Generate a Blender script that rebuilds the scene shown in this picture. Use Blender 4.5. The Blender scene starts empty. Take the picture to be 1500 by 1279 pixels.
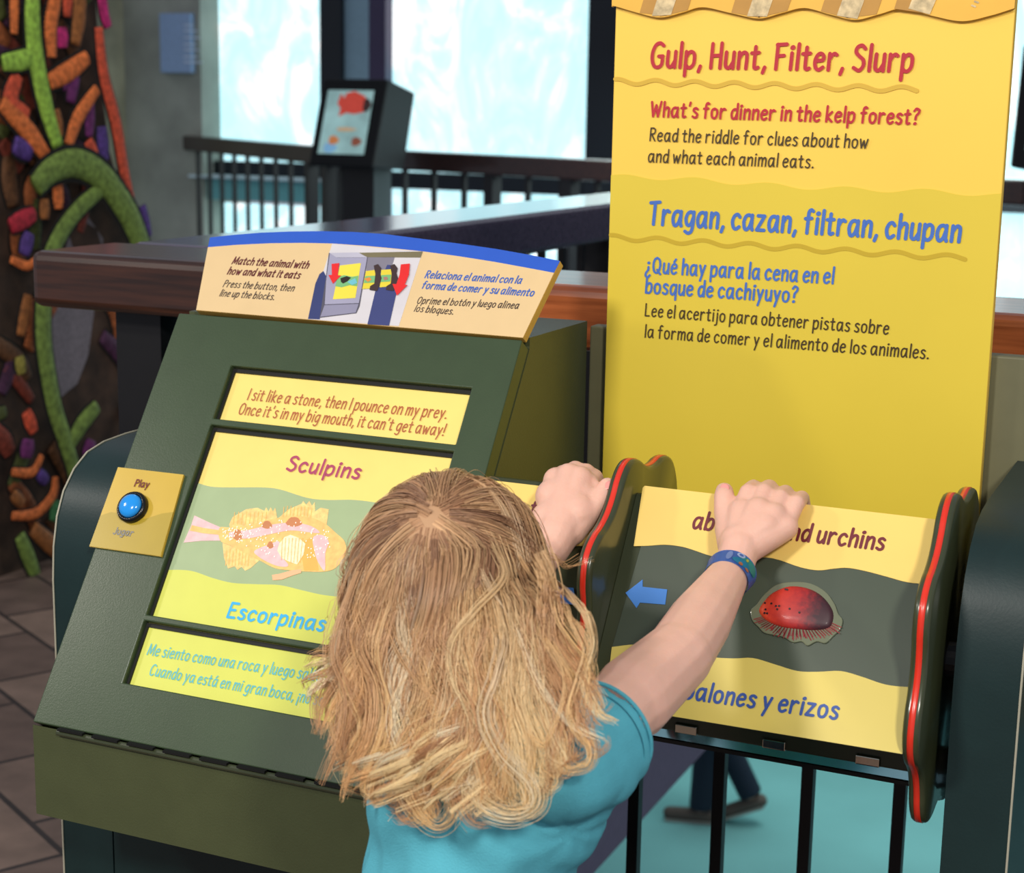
import bpy, bmesh, math, random
import numpy as np
from mathutils import Vector, Matrix
random.seed(7); rng = np.random.default_rng(7)
scn = bpy.context.scene
COL = scn.collection

# ------------------------------------------------------------------ camera, world, lights, exposure
F = 2437.0; EYE = 1.26
YAW, PITCH, ROLL = 0.42006, 0.195776, 0.017328
def cam_axes(yaw, pitch, roll):
    f0 = np.array([-math.sin(yaw), math.cos(yaw), 0.]); r0 = np.array([math.cos(yaw), math.sin(yaw), 0.]); u = np.array([0, 0, 1.])
    f = math.cos(pitch)*f0 - math.sin(pitch)*u; up = math.sin(pitch)*f0 + math.cos(pitch)*u
    r = math.cos(roll)*r0 + math.sin(roll)*up; up2 = -math.sin(roll)*r0 + math.cos(roll)*up
    return r, up2, f
CR, CU, CF = cam_axes(YAW, PITCH, ROLL)
cam = bpy.data.cameras.new('camera'); camo = bpy.data.objects.new('camera', cam); COL.objects.link(camo)
camo.matrix_world = Matrix(((CR[0], CU[0], -CF[0], 0), (CR[1], CU[1], -CF[1], 0), (CR[2], CU[2], -CF[2], EYE), (0, 0, 0, 1)))
cam.sensor_width = 36; cam.lens = F/1500*36; cam.clip_start = .05; cam.clip_end = 100
cam.dof.use_dof = True; cam.dof.focus_distance = 1.42; cam.dof.aperture_fstop = 11.0
scn.camera = camo
scn.view_settings.view_transform = 'Standard'; scn.view_settings.look = 'None'
scn.view_settings.gamma = 1; scn.view_settings.exposure = 0.0; scn.view_settings.use_curve_mapping = False

W = bpy.data.worlds.new('world'); scn.world = W; W.use_nodes = True
W.node_tree.nodes['Background'].inputs[0].default_value = (.80, .86, 1.0, 1)
W.node_tree.nodes['Background'].inputs[1].default_value = 0.36

def area(name, loc, target, size, power, col, sy=None):
    l = bpy.data.lights.new(name, 'AREA'); l.energy = power; l.color = col; l.size = size
    if sy: l.shape = 'RECTANGLE'; l.size_y = sy
    o = bpy.data.objects.new(name, l); COL.objects.link(o); o.location = loc
    o.rotation_euler = (Vector(target)-Vector(loc)).to_track_quat('-Z', 'Y').to_euler(); return o
area('left_spot_lamp', (-2.75, .12, 2.20), (-.75, 1.25, .9), .20, 15, (1, .93, .84))
area('right_spot_lamp', (.75, -.55, 2.15), (-.25, 1.5, 1.05), .22, 31, (1, .93, .84))
area('ceiling_lamp', (-1.05, -.75, 2.2), (-.40, 1.2, .9), .30, 30, (1, .95, .88))
area('window_light_fill', (-1.9, 8.6, 1.5), (-2.0, 8.8, -3), 3.0, 210, (.80, 1, .98))  # added fill standing in for window light on the lower floor
area('mural_lamp', (-1.9, 2.9, 2.9), (-3, 3.6, .9), .5, 9, (1, .95, .9))

# ------------------------------------------------------------------ helpers
def lin(c):
    return tuple(((x/255)/12.92 if x/255 <= .04045 else (((x/255)+.055)/1.055)**2.4) for x in c)
MATS = {}
def mat(name, rgb, rough=.5, metal=0, var=.06, scale=40, bump=0, bscale=200, spec=.5, coat=0, emit=0, sss=0, trans=0, ior=1.45, alpha=1):
    if name in MATS: return MATS[name]
    m = bpy.data.materials.new(name); m.use_nodes = True; nt = m.node_tree; b = nt.nodes['Principled BSDF']
    c = lin(rgb)
    tc = nt.nodes.new('ShaderNodeTexCoord'); nz = nt.nodes.new('ShaderNodeTexNoise'); nz.inputs['Scale'].default_value = scale; nz.inputs['Detail'].default_value = 4
    nt.links.new(tc.outputs['Object'], nz.inputs['Vector'])
    rp = nt.nodes.new('ShaderNodeValToRGB'); rp.color_ramp.elements[0].position = .3; rp.color_ramp.elements[1].position = .7
    rp.color_ramp.elements[0].color = (*[x*(1-var) for x in c], 1); rp.color_ramp.elements[1].color = (*[min(1, x*(1+var)) for x in c], 1)
    nt.links.new(nz.outputs['Fac'], rp.inputs['Fac']); nt.links.new(rp.outputs['Color'], b.inputs['Base Color'])
    b.inputs['Roughness'].default_value = rough; b.inputs['Metallic'].default_value = metal
    b.inputs['Specular IOR Level'].default_value = spec; b.inputs['Coat Weight'].default_value = coat; b.inputs['Coat Roughness'].default_value = .12
    b.inputs['IOR'].default_value = ior
    if sss:
        b.inputs['Subsurface Weight'].default_value = sss; b.inputs['Subsurface Radius'].default_value = (.9, .4, .25); b.inputs['Subsurface Scale'].default_value = .006
    if trans: b.inputs['Transmission Weight'].default_value = trans
    b.inputs['Alpha'].default_value = alpha
    if emit:
        nt.links.new(rp.outputs['Color'], b.inputs['Emission Color']); b.inputs['Emission Strength'].default_value = emit
    if bump:
        n2 = nt.nodes.new('ShaderNodeTexNoise'); n2.inputs['Scale'].default_value = bscale; n2.inputs['Detail'].default_value = 3
        nt.links.new(tc.outputs['Object'], n2.inputs['Vector'])
        bp = nt.nodes.new('ShaderNodeBump'); bp.inputs['Strength'].default_value = bump; bp.inputs['Distance'].default_value = .002
        nt.links.new(n2.outputs['Fac'], bp.inputs['Height']); nt.links.new(bp.outputs['Normal'], b.inputs['Normal'])
    MATS[name] = m; return m

def wood(name, dark, light, rough=.25):
    m = mat(name, dark, rough, coat=.4); nt = m.node_tree; b = nt.nodes['Principled BSDF']
    tc = nt.nodes.new('ShaderNodeTexCoord'); mp = nt.nodes.new('ShaderNodeMapping'); mp.inputs['Scale'].default_value = (3, 60, 60)
    nz = nt.nodes.new('ShaderNodeTexNoise'); nz.inputs['Scale'].default_value = 2.0; nz.inputs['Detail'].default_value = 6
    rp = nt.nodes.new('ShaderNodeValToRGB'); rp.color_ramp.elements[0].position = .35; rp.color_ramp.elements[1].position = .68
    rp.color_ramp.elements[0].color = (*lin(dark), 1); rp.color_ramp.elements[1].color = (*lin(light), 1)
    nt.links.new(tc.outputs['Object'], mp.inputs['Vector']); nt.links.new(mp.outputs[0], nz.inputs['Vector'])
    nt.links.new(nz.outputs['Fac'], rp.inputs['Fac']); nt.links.new(rp.outputs['Color'], b.inputs['Base Color']); return m

def tag(o, label=None, cat=None, group=None, kind=None):
    if label: o['label'] = label
    if cat: o['category'] = cat
    if group: o['group'] = group
    if kind: o['kind'] = kind
    return o
def empty(name, loc=(0, 0, 0)):
    o = bpy.data.objects.new(name, None); COL.objects.link(o); o.location = loc; o.empty_display_size = .05; return o
def link(name, me, m, parent=None, smooth=False, bevel=0):
    o = bpy.data.objects.new(name, me); COL.objects.link(o)
    if m is not None and not len(me.materials): me.materials.append(m)
    if parent is not None:
        o.parent = parent; o.matrix_parent_inverse = Matrix.Translation(-Vector(parent.location))
    if smooth:
        for p in me.polygons: p.use_smooth = True
    if bevel:
        bm = o.modifiers.new('bevel', 'BEVEL'); bm.width = bevel; bm.segments = 3; bm.limit_method = 'ANGLE'; bm.angle_limit = math.radians(35)
    return o
def from_bm(name, bm, m, parent=None, smooth=False, bevel=0):
    bmesh.ops.recalc_face_normals(bm, faces=bm.faces)
    me = bpy.data.meshes.new(name); bm.to_mesh(me); bm.free(); return link(name, me, m, parent, smooth, bevel)
def bm_box(bm, a, b):
    xs, ys, zs = zip(a, b); v = [bm.verts.new((x, y, z)) for x in xs for y in ys for z in zs]
    for f in ((0, 1, 3, 2), (4, 6, 7, 5), (0, 4, 5, 1), (2, 3, 7, 6), (0, 2, 6, 4), (1, 5, 7, 3)): bm.faces.new([v[i] for i in f])
def box(name, a, b, m, parent=None, bevel=0):
    bm = bmesh.new(); bm_box(bm, a, b); return from_bm(name, bm, m, parent, bevel=bevel)
def bm_prism(bm, pts, off):
    off = Vector(off); n = len(pts)
    a = [bm.verts.new(Vector(p)) for p in pts]; b = [bm.verts.new(Vector(p)+off) for p in pts]
    bm.faces.new(a); bm.faces.new(b[::-1])
    for i in range(n): bm.faces.new((a[i], b[i], b[(i+1) % n], a[(i+1) % n]))
def prism(name, pts, off, m, parent=None, bevel=0, smooth=False):
    bm = bmesh.new(); bm_prism(bm, pts, off); return from_bm(name, bm, m, parent, smooth, bevel)
def bar(bm, p, q, w, d, up=(0, 0, 1)):
    p, q = Vector(p), Vector(q); t = (q-p).normalized(); s = t.cross(Vector(up))
    if s.length < 1e-4: s = Vector((1, 0, 0))
    s.normalize(); u = s.cross(t)
    c = [s*w/2+u*d/2, -s*w/2+u*d/2, -s*w/2-u*d/2, s*w/2-u*d/2]
    bm_prism(bm, [p+x for x in c], q-p)
def catmull(pts, n=6, closed=False):
    P = [np.array(p, float) for p in pts]
    if len(P) < 3 and not closed: return P
    if closed: ext = [P[-1]]+P+[P[0], P[1]]
    else: ext = [2*P[0]-P[1]]+P+[2*P[-1]-P[-2]]
    out = []
    for i in range(1, len(ext)-2):
        a, b, c, d = ext[i-1:i+3]
        for k in range(n):
            t = k/n; out.append(.5*((2*b)+(c-a)*t+(2*a-5*b+4*c-d)*t*t+(3*b-a-3*c+d)*t**3))
    if not closed: out.append(P[-1])
    return out
def bm_tube(bm, pts, rad, seg=8, cap=True, flat=None):
    """tube through points; flat=(normal, factor) squashes the section along a normal"""
    pts = [Vector(p) for p in pts]; rings = []; n = len(pts); ref = None
    for i, p in enumerate(pts):
        t = (pts[min(i+1, n-1)]-pts[max(i-1, 0)]).normalized()
        if flat: a = t.cross(flat[0]).normalized(); b = flat[0]*flat[1]
        else:
            if ref is None: ref = t.orthogonal()
            a = (ref-t*ref.dot(t)).normalized(); ref = a; b = t.cross(a)
        r = rad[i] if hasattr(rad, '__len__') else rad
        rings.append([bm.verts.new(p+a*r*math.cos(2*math.pi*k/seg)+b*r*math.sin(2*math.pi*k/seg)) for k in range(seg)])
    for i in range(n-1):
        for k in range(seg): bm.faces.new((rings[i][k], rings[i][(k+1) % seg], rings[i+1][(k+1) % seg], rings[i+1][k]))
    if cap: bm.faces.new(rings[0][::-1]); bm.faces.new(rings[-1])

# measured photo points -> points on the real surfaces of the place
O = np.array([0, 0, EYE])
def ray(x, y): return CR*((x-750)/F) - CU*((y-639.5)/F) + CF
class Surf:
    def __init__(s, P, U, V):
        s.P, s.U, s.V = np.array(P, float), np.array(U, float), np.array(V, float); s.N = np.cross(s.U, s.V)
    def at(s, x, y, h=0):
        P = s.P+s.N*h; d = ray(x, y); return O+d*(s.N@(P-O))/(s.N@d)
    def uv(s, x, y):
        q = s.at(x, y)-s.P; return np.array([q@s.U, q@s.V])
    def xyz(s, u, v, h=0): return Vector(s.P+s.U*u+s.V*v+s.N*h)
    def poly(s, pts, h=0): return [s.xyz(*s.uv(*p), h) for p in pts]
def onY(x, y, Y): d = ray(x, y); return O+d*Y/d[1]
def onX(x, y, X): d = ray(x, y); return O+d*X/d[0]
def onZ(x, y, Z): d = ray(x, y); return O+d*(Z-EYE)/d[2]
SL = 24/np.hypot(24, 35.1); CL = 35.1/np.hypot(24, 35.1)
FACE = Surf((-.985, 1.14, .70), (1, 0, 0), (0, SL, CL))     # the slanted plane shared by kiosk front and the turning blocks
SIGN = Surf((-.583, 1.53, .80), (1, 0, 0), (0, 0, 1))
def decal(name, surf, pts, m, parent, h=.0006, smooth=False, closed=True, t=.0003):
    uv = [surf.uv(*p) for p in pts]
    if smooth: uv = catmull(uv, 6, True)
    return prism(name, [surf.xyz(u, v, h) for u, v in uv], surf.N*t, m, parent)

# ------------------------------------------------------------------ lettering: a hand-drawn stroke alphabet
GL = {
'a': ['s30,43 20,50 8,45 2,26 6,5 14,0 24,11 30,32', 'p31,50 31,10 35,0'], 'b': ['p3,78 3,0', 's3,30 11,46 21,50 30,40 30,14 21,1 11,1 3,9'],
'c': ['s28,41 19,50 8,44 2,26 7,6 16,0 28,8'], 'd': ['s29,41 19,50 8,44 2,26 6,5 14,0 24,9 29,28', 'p30,78 30,0'],
'e': ['s3,27 15,28 27,31 27,43 18,50 8,44 2,26 6,6 16,0 28,8'], 'f': ['s26,74 19,78 12,71 11,50 11,0', 'p1,48 23,50'],
'g': ['s29,43 19,50 8,44 2,27 6,8 14,3 23,11 29,30', 's30,50 30,10 26,-16 14,-24 2,-18'], 'h': ['p3,78 3,0', 's3,30 12,46 21,50 28,40 28,0'],
'i': ['p4,50 4,0', 'd5,67'], 'j': ['s9,50 9,-4 6,-20 -3,-24', 'd10,67'], 'k': ['p3,78 3,0', 'p27,49 5,25 29,0'], 'l': ['p4,78 4,0'],
'm': ['p3,50 3,0', 's3,30 10,46 18,50 24,40 24,0', 's24,30 31,46 39,50 45,40 45,0'], 'n': ['p3,50 3,0', 's3,30 12,46 21,50 28,40 28,0'],
'o': ['s16,50 5,43 2,25 6,6 16,0 26,6 31,25 27,43 16,50'], 'p': ['p3,50 3,-26', 's3,32 11,46 21,50 30,40 30,14 21,1 11,1 3,9'],
'q': ['s29,43 19,50 8,44 2,26 6,5 14,0 24,11 30,32', 'p30,50 30,-26'], 'r': ['p3,50 3,0', 's3,30 10,44 18,50 25,46'],
's': ['s25,44 16,50 6,45 6,35 15,27 24,18 23,5 12,0 2,6'], 't': ['s11,68 11,12 15,1 24,4', 'p0,48 23,50'], 'u': ['s3,50 3,12 9,1 18,4 27,20', 'p28,50 28,0'],
'v': ['p1,50 13,0 26,50'], 'w': ['p1,50 10,0 21,42 31,0 42,50'], 'y': ['p2,50 15,5', 'p28,50 7,-26'], 'z': ['p3,49 27,49 2,1 29,1'],
'G': ['s38,68 26,76 12,70 3,48 3,22 12,2 26,0 36,10 37,34', 'p24,34 38,35'], 'H': ['p4,76 4,0', 'p34,78 34,0', 'p4,38 34,40'], 'F': ['p5,76 5,0', 'p3,75 33,77', 'p5,40 27,42'],
'S': ['s33,66 22,76 9,70 6,56 16,44 30,32 32,14 20,0 3,8'], 'W': ['p2,76 14,0 27,60 39,0 52,78'], 'R': ['p4,76 4,0', 's4,75 22,76 32,64 28,46 6,38', 'p12,38 34,0'],
'T': ['p1,74 36,78', 'p19,76 18,0'], 'Q': ['s20,76 7,66 2,40 7,10 20,0 33,10 39,40 33,66 20,76', 'p24,16 42,-6'], 'L': ['p4,76 4,1 30,2'],
'M': ['p3,0 7,76 25,10 45,76 49,0'], 'P': ['p4,76 4,0', 's4,75 22,77 32,64 28,44 4,36'], 'I': ['p5,76 5,0'],
'O': ['s20,76 7,66 2,40 7,10 20,0 33,10 39,40 33,66 20,76'], 'E': ['p33,76 5,76 5,1 33,2', 'p5,40 27,41'], 'C': ['s35,66 24,76 10,68 2,40 8,8 20,0 35,10'], 'J': ['s24,76 24,16 16,0 2,8'],
'.': ['d4,3'], ',': ['p7,5 2,-12'], "'": ['p7,78 4,62'], '?': ['s3,66 12,77 25,70 24,56 14,42 12,24', 'd12,3'], '!': ['p5,77 4,22', 'd4,3'],
'\u00bf': ['s25,-14 15,-25 3,-18 4,-3 14,12 15,27', 'd15,48'], '\u00a1': ['p5,-25 5,30', 'd5,48']}
for ch, base in (('\u00e9', 'e'), ('\u00f3', 'o'), ('\u00e1', 'a')): GL[ch] = GL[base]+['p14,60 22,73']
def glyph_strokes(ch):
    out = []
    for s in GL[ch]:
        pts = [tuple(map(float, q.split(','))) for q in s[1:].split()]
        if s[0] == 's': pts = [tuple(p) for p in catmull(pts, 5)]
        if s[0] == 'd': pts = [(pts[0][0]-1, pts[0][1]-.6), (pts[0][0]+1, pts[0][1]+.6)]
        out.append((s[0], pts))
    return out
def advance(ch): return 17 if ch == ' ' else max(p[0] for _, st in glyph_strokes(ch) for p in st)+14.5
def bm_stroke(bm, pts, w, to3):
    """flat ribbon of width w with round ends through 2-D points"""
    P = [np.array(p, float) for p in pts]; n = len(P)
    if n == 2 and np.linalg.norm(P[1]-P[0]) < 1e-7: return
    for i in range(1, n-1):      # sharp corners become two strokes with round ends
        a_, b_ = P[i]-P[i-1], P[i+1]-P[i]
        if a_@b_ < .35*np.linalg.norm(a_)*np.linalg.norm(b_): bm_stroke(bm, P[:i+1], w, to3); bm_stroke(bm, P[i:], w, to3); return
    L = []; Rr = []
    for i in range(n):
        d0 = P[i]-P[max(i-1, 0)]; d1 = P[min(i+1, n-1)]-P[i]
        d0 = d0/np.linalg.norm(d0) if np.linalg.norm(d0) > 1e-9 else None; d1 = d1/np.linalg.norm(d1) if np.linalg.norm(d1) > 1e-9 else None
        if d0 is None: d0 = d1
        if d1 is None: d1 = d0
        t = d0+d1; t = t/max(np.linalg.norm(t), 1e-6); nn = np.array([-t[1], t[0]])
        k = 1/max(.55, nn@np.array([-d0[1], d0[0]])); L.append(P[i]+nn*w/2*k); Rr.append(P[i]-nn*w/2*k)
    vl = [bm.verts.new(to3(*p)) for p in L]; vr = [bm.verts.new(to3(*p)) for p in Rr]
    for i in range(n-1): bm.faces.new((vl[i], vr[i], vr[i+1], vl[i+1]))
    for end, c, d in ((0, P[0], P[0]-P[1]), (1, P[-1], P[-1]-P[-2])):
        a0 = math.atan2(d[1], d[0]); ring = [bm.verts.new(to3(c[0]+w/2*math.cos(a0+(k-3)*math.pi/6), c[1]+w/2*math.sin(a0+(k-3)*math.pi/6))) for k in range(7)]
        bm.faces.new(ring)
def riser(surf, u, v, hh):
    hh[0] += 3e-7; return surf.xyz(u, v, hh[0])
def lettering(name, parent, surf, lines, m, weight, slant=.07, h=.0009):
    """lines: (text, (x0,y0), (x1,y1), cap height px[, chars that the end point closes])"""
    bm = bmesh.new(); lift = 0
    for ln in lines:
        txt, p0, p1, cap = ln[:4]; nfit = ln[4] if len(ln) > 4 else len(txt)
        a = surf.uv(*p0); b = surf.uv(*p1); up = surf.uv(p0[0], p0[1]-cap); sc = abs(up[1]-a[1])/76
        pen = 0; wid = 0; items = []
        for i, ch in enumerate(txt):
            if ch != ' ': items.append((ch, pen))
            pen += advance(ch)
            if i == nfit-1: wid = pen-14.5
        L = np.linalg.norm(b-a); d = (b-a)/L; nrm = np.array([-d[1], d[0]]); sx = L/wid
        for ch, x0 in items:
            for kind, st in glyph_strokes(ch):
                q = [a+d*((x0+x)*sx+y*sc*slant)+nrm*(y*sc) for x, y in st]
                px = np.linalg.norm(up-a)/cap; w = weight*px*(1.25 if kind == 'd' else 1)
                lift += 1; hh = [h+(lift % 7)*4e-5]; bm_stroke(bm, q, w, lambda u, v: riser(surf, u, v, hh))
    return from_bm(name, bm, m, parent)

# ------------------------------------------------------------------ the setting
def tile_mat():
    m = mat('stone_tile', (120, 98, 86), .55); nt = m.node_tree; b = nt.nodes['Principled BSDF']
    tc = nt.nodes.new('ShaderNodeTexCoord'); mp = nt.nodes.new('ShaderNodeMapping'); mp.inputs['Rotation'].default_value = (0, 0, .5)
    br = nt.nodes.new('ShaderNodeTexBrick'); br.inputs['Scale'].default_value = 1.0; br.inputs['Brick Width'].default_value = .30; br.inputs['Row Height'].default_value = .20
    br.inputs['Mortar Size'].default_value = .006; br.inputs['Color1'].default_value = (*lin((132, 110, 97)), 1); br.inputs['Color2'].default_value = (*lin((98, 80, 72)), 1); br.inputs['Mortar'].default_value = (*lin((52, 44, 42)), 1)
    nz = nt.nodes.new('ShaderNodeTexNoise'); nz.inputs['Scale'].default_value = 14; nz.inputs['Detail'].default_value = 6
    mx = nt.nodes.new('ShaderNodeMixRGB'); mx.blend_type = 'OVERLAY'; mx.inputs[0].default_value = .5
    nt.links.new(tc.outputs['Object'], mp.inputs['Vector']); nt.links.new(mp.outputs[0], br.inputs['Vector']); nt.links.new(tc.outputs['Object'], nz.inputs['Vector'])
    nt.links.new(br.outputs['Color'], mx.inputs[1]); nt.links.new(nz.outputs['Fac'], mx.inputs[2]); nt.links.new(mx.outputs[0], b.inputs['Base Color']); return m
bm = bmesh.new()
outline = [(-8, -1.5), (1.6, -1.5), (1.6, 1.78), (-1.20, 1.78), (-1.20, 5.6), (-3.0, 5.6), (-8, 5.6)]
bm_prism(bm, [(x, y, 0) for x, y in outline], (0, 0, -.02))
tag(from_bm('floor', bm, tile_mat()), kind='structure')
mauve = mat('mauve_plaster', (118, 106, 128), .7, bump=.3, bscale=60)
bm = bmesh.new(); bm_box(bm, (-8, -1.5, -.38), (-1.20, 5.6, -.021)); bm_box(bm, (-1.20, -1.5, -.38), (1.6, 1.78, -.021))
tag(from_bm('trim_1', bm, mauve), kind='structure')
lower = mat('teal_carpet', (118, 172, 170), .9, var=.10, scale=1.2)
tag(box('floor_lower', (-16, 1, -3.1), (6, 10.6, -3.0), lower), kind='structure')
darkteal = mat('dark_teal_wall', (84, 140, 144), .7)
tag(box('wall_lower', (-16, 10.6, -3.1), (6, 10.8, -1.6), darkteal), kind='structure')

def glow_water(name, strength):
    """lit tank water with kelp swaying behind the pane"""
    m = bpy.data.materials.new(name); m.use_nodes = True; nt = m.node_tree; b = nt.nodes['Principled BSDF']
    tc = nt.nodes.new('ShaderNodeTexCoord'); mp = nt.nodes.new('ShaderNodeMapping'); mp.inputs['Scale'].default_value = (1.5, 1, .75); mp.inputs['Rotation'].default_value = (0, .25, 0)
    nz = nt.nodes.new('ShaderNodeTexNoise'); nz.inputs['Scale'].default_value = 1.6; nz.inputs['Detail'].default_value = 7; nz.inputs['Roughness'].default_value = .62; nz.inputs['Distortion'].default_value = 1.4
    rp = nt.nodes.new('ShaderNodeValToRGB'); e = rp.color_ramp.elements; e[0].position = .40; e[1].position = .62
    e[0].color = (*lin((182, 232, 240)), 1); e[1].color = (1, 1, 1, 1)
    k = e.new(.5); k.color = (*lin((196, 242, 250)), 1)
    nt.links.new(tc.outputs['Object'], mp.inputs['Vector']); nt.links.new(mp.outputs[0], nz.inputs['Vector']); nt.links.new(nz.outputs['Fac'], rp.inputs['Fac'])
    b.inputs['Base Color'].default_value = (.2, .4, .42, 1); b.inputs['Roughness'].default_value = .2
    nt.links.new(rp.outputs['Color'], b.inputs['Emission Color']); b.inputs['Emission Strength'].default_value = strength; return m
water = glow_water('lit_water', 1.35)
frame = mat('window_frame_dark', (18, 24, 32), .45)
frame_b = mat('window_post_grey', (136, 166, 182), .5)
YW = 11.0
def wx(x, y=200): return onY(x, y, YW)[0]
def wz(x, y): return onY(x, y, YW)[2]
top, low = 2.6, -1.6
zs = wz(600, 252); zt = wz(600, 276)           # sill rail between the upper and the lower panes
panes = [(wx(318), wx(480)), (wx(570), wx(866)), (wx(930), wx(1180)), (wx(1205), wx(1560))]
for i, (a, b) in enumerate(panes):
    bm = bmesh.new(); bm_box(bm, (a-.01, YW+.05, zs), (b+.01, YW+.09, top)); w = tag(from_bm('window_%d' % (i+1), bm, water), kind='structure')
    if i: bm = bmesh.new(); bm_box(bm, (a-.01, YW+.05, low), (b+.01, YW+.09, zt)); tag(from_bm('window_%d' % (i+5), bm, water), kind='structure')
# pane nearest the concrete column looks down on a ledge with a teal pool wall below the sill
a, b = panes[0]
tag(box('window_9', (a-.01, YW+.05, low), (b+.5, YW+.09, wz(380, 300)), water), kind='structure')
tag(box('trim_9', (a-.3, YW-.15, wz(400, 294)), (b+.1, YW+.06, wz(400, 262)), mat('teal_pool_wall', (120, 190, 192), .6)), kind='structure')
tag(box('trim_10', (a-.1, YW-.25, wz(400, 262)), (b+.1, YW+.06, wz(400, 258)), mat('pale_ledge', (215, 235, 240), .5)), kind='structure')
tag(box('trim_11', (a-.02, YW-.05, wz(400, 257)), (b, YW+.06, wz(400, 238)), frame), kind='structure')
for i, (x0, x1, m) in enumerate(((480, 511, frame), (511, 546, frame_b), (546, 570, mat('window_post_plum', (64, 54, 84), .45)), (866, 930, frame), (1180, 1205, frame))):
    tag(box('trim_%d' % (i+2), (wx(x0), YW-.06-(.05 if m is frame else 0), low), (wx(x1), YW+.12, top), m), kind='structure')
tag(box('trim_7', (wx(560), YW-.08, zt), (wx(1560), YW+.12, zs), frame), kind='structure')
concrete = mat('raw_concrete', (172, 170, 142), .85, var=.5, scale=2.6, bump=.6, bscale=16)
tag(box('wall_left', (-13.5, YW-.5, -3.0), (wx(262)-.35, YW+.4, 3.2), concrete), kind='structure')
tag(box('wall_back', (wx(262)-.35, YW-.2, -3.0), (wx(318), YW+.4, 3.2), mat('smooth_concrete', (160, 162, 150), .8, var=.2, scale=3, bump=.3, bscale=20)), kind='structure')
tag(box('wall_top', (wx(318), YW-.1, 2.6), (wx(1560), YW+.4, 3.2), frame), kind='structure')
tag(box('wall_right', (wx(1560)-.02, YW-.1, -3.0), (7, YW+.4, 3.2), mat('dark_panel', (60, 66, 72), .7, var=.12)), kind='structure')
tag(box('wall_base', (-13.5, YW+.1, -3.0), (wx(1560), YW+.4, -1.6), darkteal), kind='structure')
# walkway across the atrium that carries the far railing
A0 = np.array(onZ(235, 195, 1.0)); A1 = np.array([-5.15, 8.86, 1.0]); B1 = np.array([-.9, 7.25, 1.0])
bm = bmesh.new(); n1 = np.array([.62, .78, 0])*.05
bm_prism(bm, [(A0[0]-.6, A0[1]+.4, -.02), (A1[0]-.3, A1[1]-1.0, -.02), (B1[0]+.3, B1[1]-.8, -.02), (B1[0]+.3, B1[1]+.9, -.02), (A1[0]+.2, A1[1]+.8, -.02), (A0[0]+.3, A0[1]+.9, -.02)], (0, 0, -.25))
tag(from_bm('floor_far', bm, mauve), kind='structure')

# ------------------------------------------------------------------ wall plaque
plaque = empty('wall_plaque', (wx(285), YW-.23, wz(285, 108)))
tag(plaque, 'blue grey plaque with faint white lines hanging on the concrete wall left of the window', 'plaque')
PQ = Surf((wx(262, 65), YW-.26, wz(262, 108)), (1, 0, 0), (0, 0, 1))
box('plate', (wx(263, 65), YW-.26, wz(285, 108)), (wx(308, 65), YW-.2, wz(285, 22)), mat('plaque_blue', (150, 176, 212), .5), plaque, .01)
bm = bmesh.new()
for yy, x1 in ((38, 284), (46, 290), (56, 293), (66, 288), (74, 292), (84, 290), (92, 297)):
    a = PQ.uv(270, yy); b = PQ.uv(x1, yy+.6); bm_prism(bm, [PQ.xyz(a[0], a[1], .004), PQ.xyz(b[0], b[1], .004), PQ.xyz(b[0], b[1]+.012, .004), PQ.xyz(a[0], a[1]+.012, .004)], PQ.N*.001)
from_bm('lettering', bm, mat('plaque_white', (214, 226, 240), .6), plaque)

# ------------------------------------------------------------------ far railing and far display kiosks
ironblk = mat('black_iron', (20, 19, 21), .4)
dkwood = wood('dark_far_wood', (34, 17, 15), (58, 30, 24), .4)
far = empty('railing', (A1[0], A1[1], 0)); tag(far, 'dark wooden railing with thin black balusters across the atrium in front of the windows', 'railing')
def rail_run(root, p, q, cap_w, cap_h, step, bw, wood_m, iron_m, posts=(), z0=0, skip=0, off=0):
    p, q = np.array(p, float), np.array(q, float); L = np.hypot(*(q-p)[:2]); d = (q-p)/L; zc = p[2]-cap_h/2
    pieces = [(0, L, wood_m)] if not isinstance(wood_m, list) else [(a, b, m) for a, b, m in wood_m]
    for a, b, wm in pieces:
        bm = bmesh.new(); bar(bm, (*(p+d*a)[:2], zc), (*(p+d*min(b, L))[:2], zc), cap_w, cap_h); from_bm('handrail', bm, wm, root, bevel=.012)
    bm = bmesh.new(); bar(bm, (p[0], p[1], z0+.10), (q[0], q[1], z0+.10), .03, .03); from_bm('bottom_rail', bm, iron_m, root)
    n = int((L-.05)/step)
    for k in range(skip, n+1):
        c = p+d*(off+step*.5+k*step)
        if any(abs(off+step*.5+k*step-s) < .05 for s in posts): continue
        bm = bmesh.new(); bar(bm, (c[0], c[1], z0+.085), (c[0], c[1], zc), bw, bw, (d[0], d[1], 0)); from_bm('baluster', bm, iron_m, root)
    for s in posts:
        c = p+d*s; bm = bmesh.new(); bar(bm, (c[0], c[1], z0-.02), (c[0], c[1], zc), .07, .07, (d[0], d[1], 0)); from_bm('post', bm, iron_m, root)
LA = np.hypot(*(A1-A0)[:2]); LB = np.hypot(*(B1-A1)[:2])
dA = (A1-A0)/LA
sp = [np.dot(onZ(x, 212, 1.0)[:2]-A0[:2], dA[:2]) for x in (266,)]
rail_run(far, A0, A1, .10, .11, .30, .026, dkwood, ironblk, posts=[sp[0], LA-.12])
dB = (B1-A1)/LB
def along(px, P0, d):   # distance along a far rail at which the photo column px is met
    best = min(np.linspace(0, 6, 1201), key=lambda s: abs(750+F*((P0+d*s-O)@CR)/((P0+d*s-O)@CF)-px)); return best
rail_run(far, A1, B1, .10, .11, .25, .026, dkwood, ironblk, posts=[along(722, A1, dB), along(836, A1, dB)])
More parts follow.
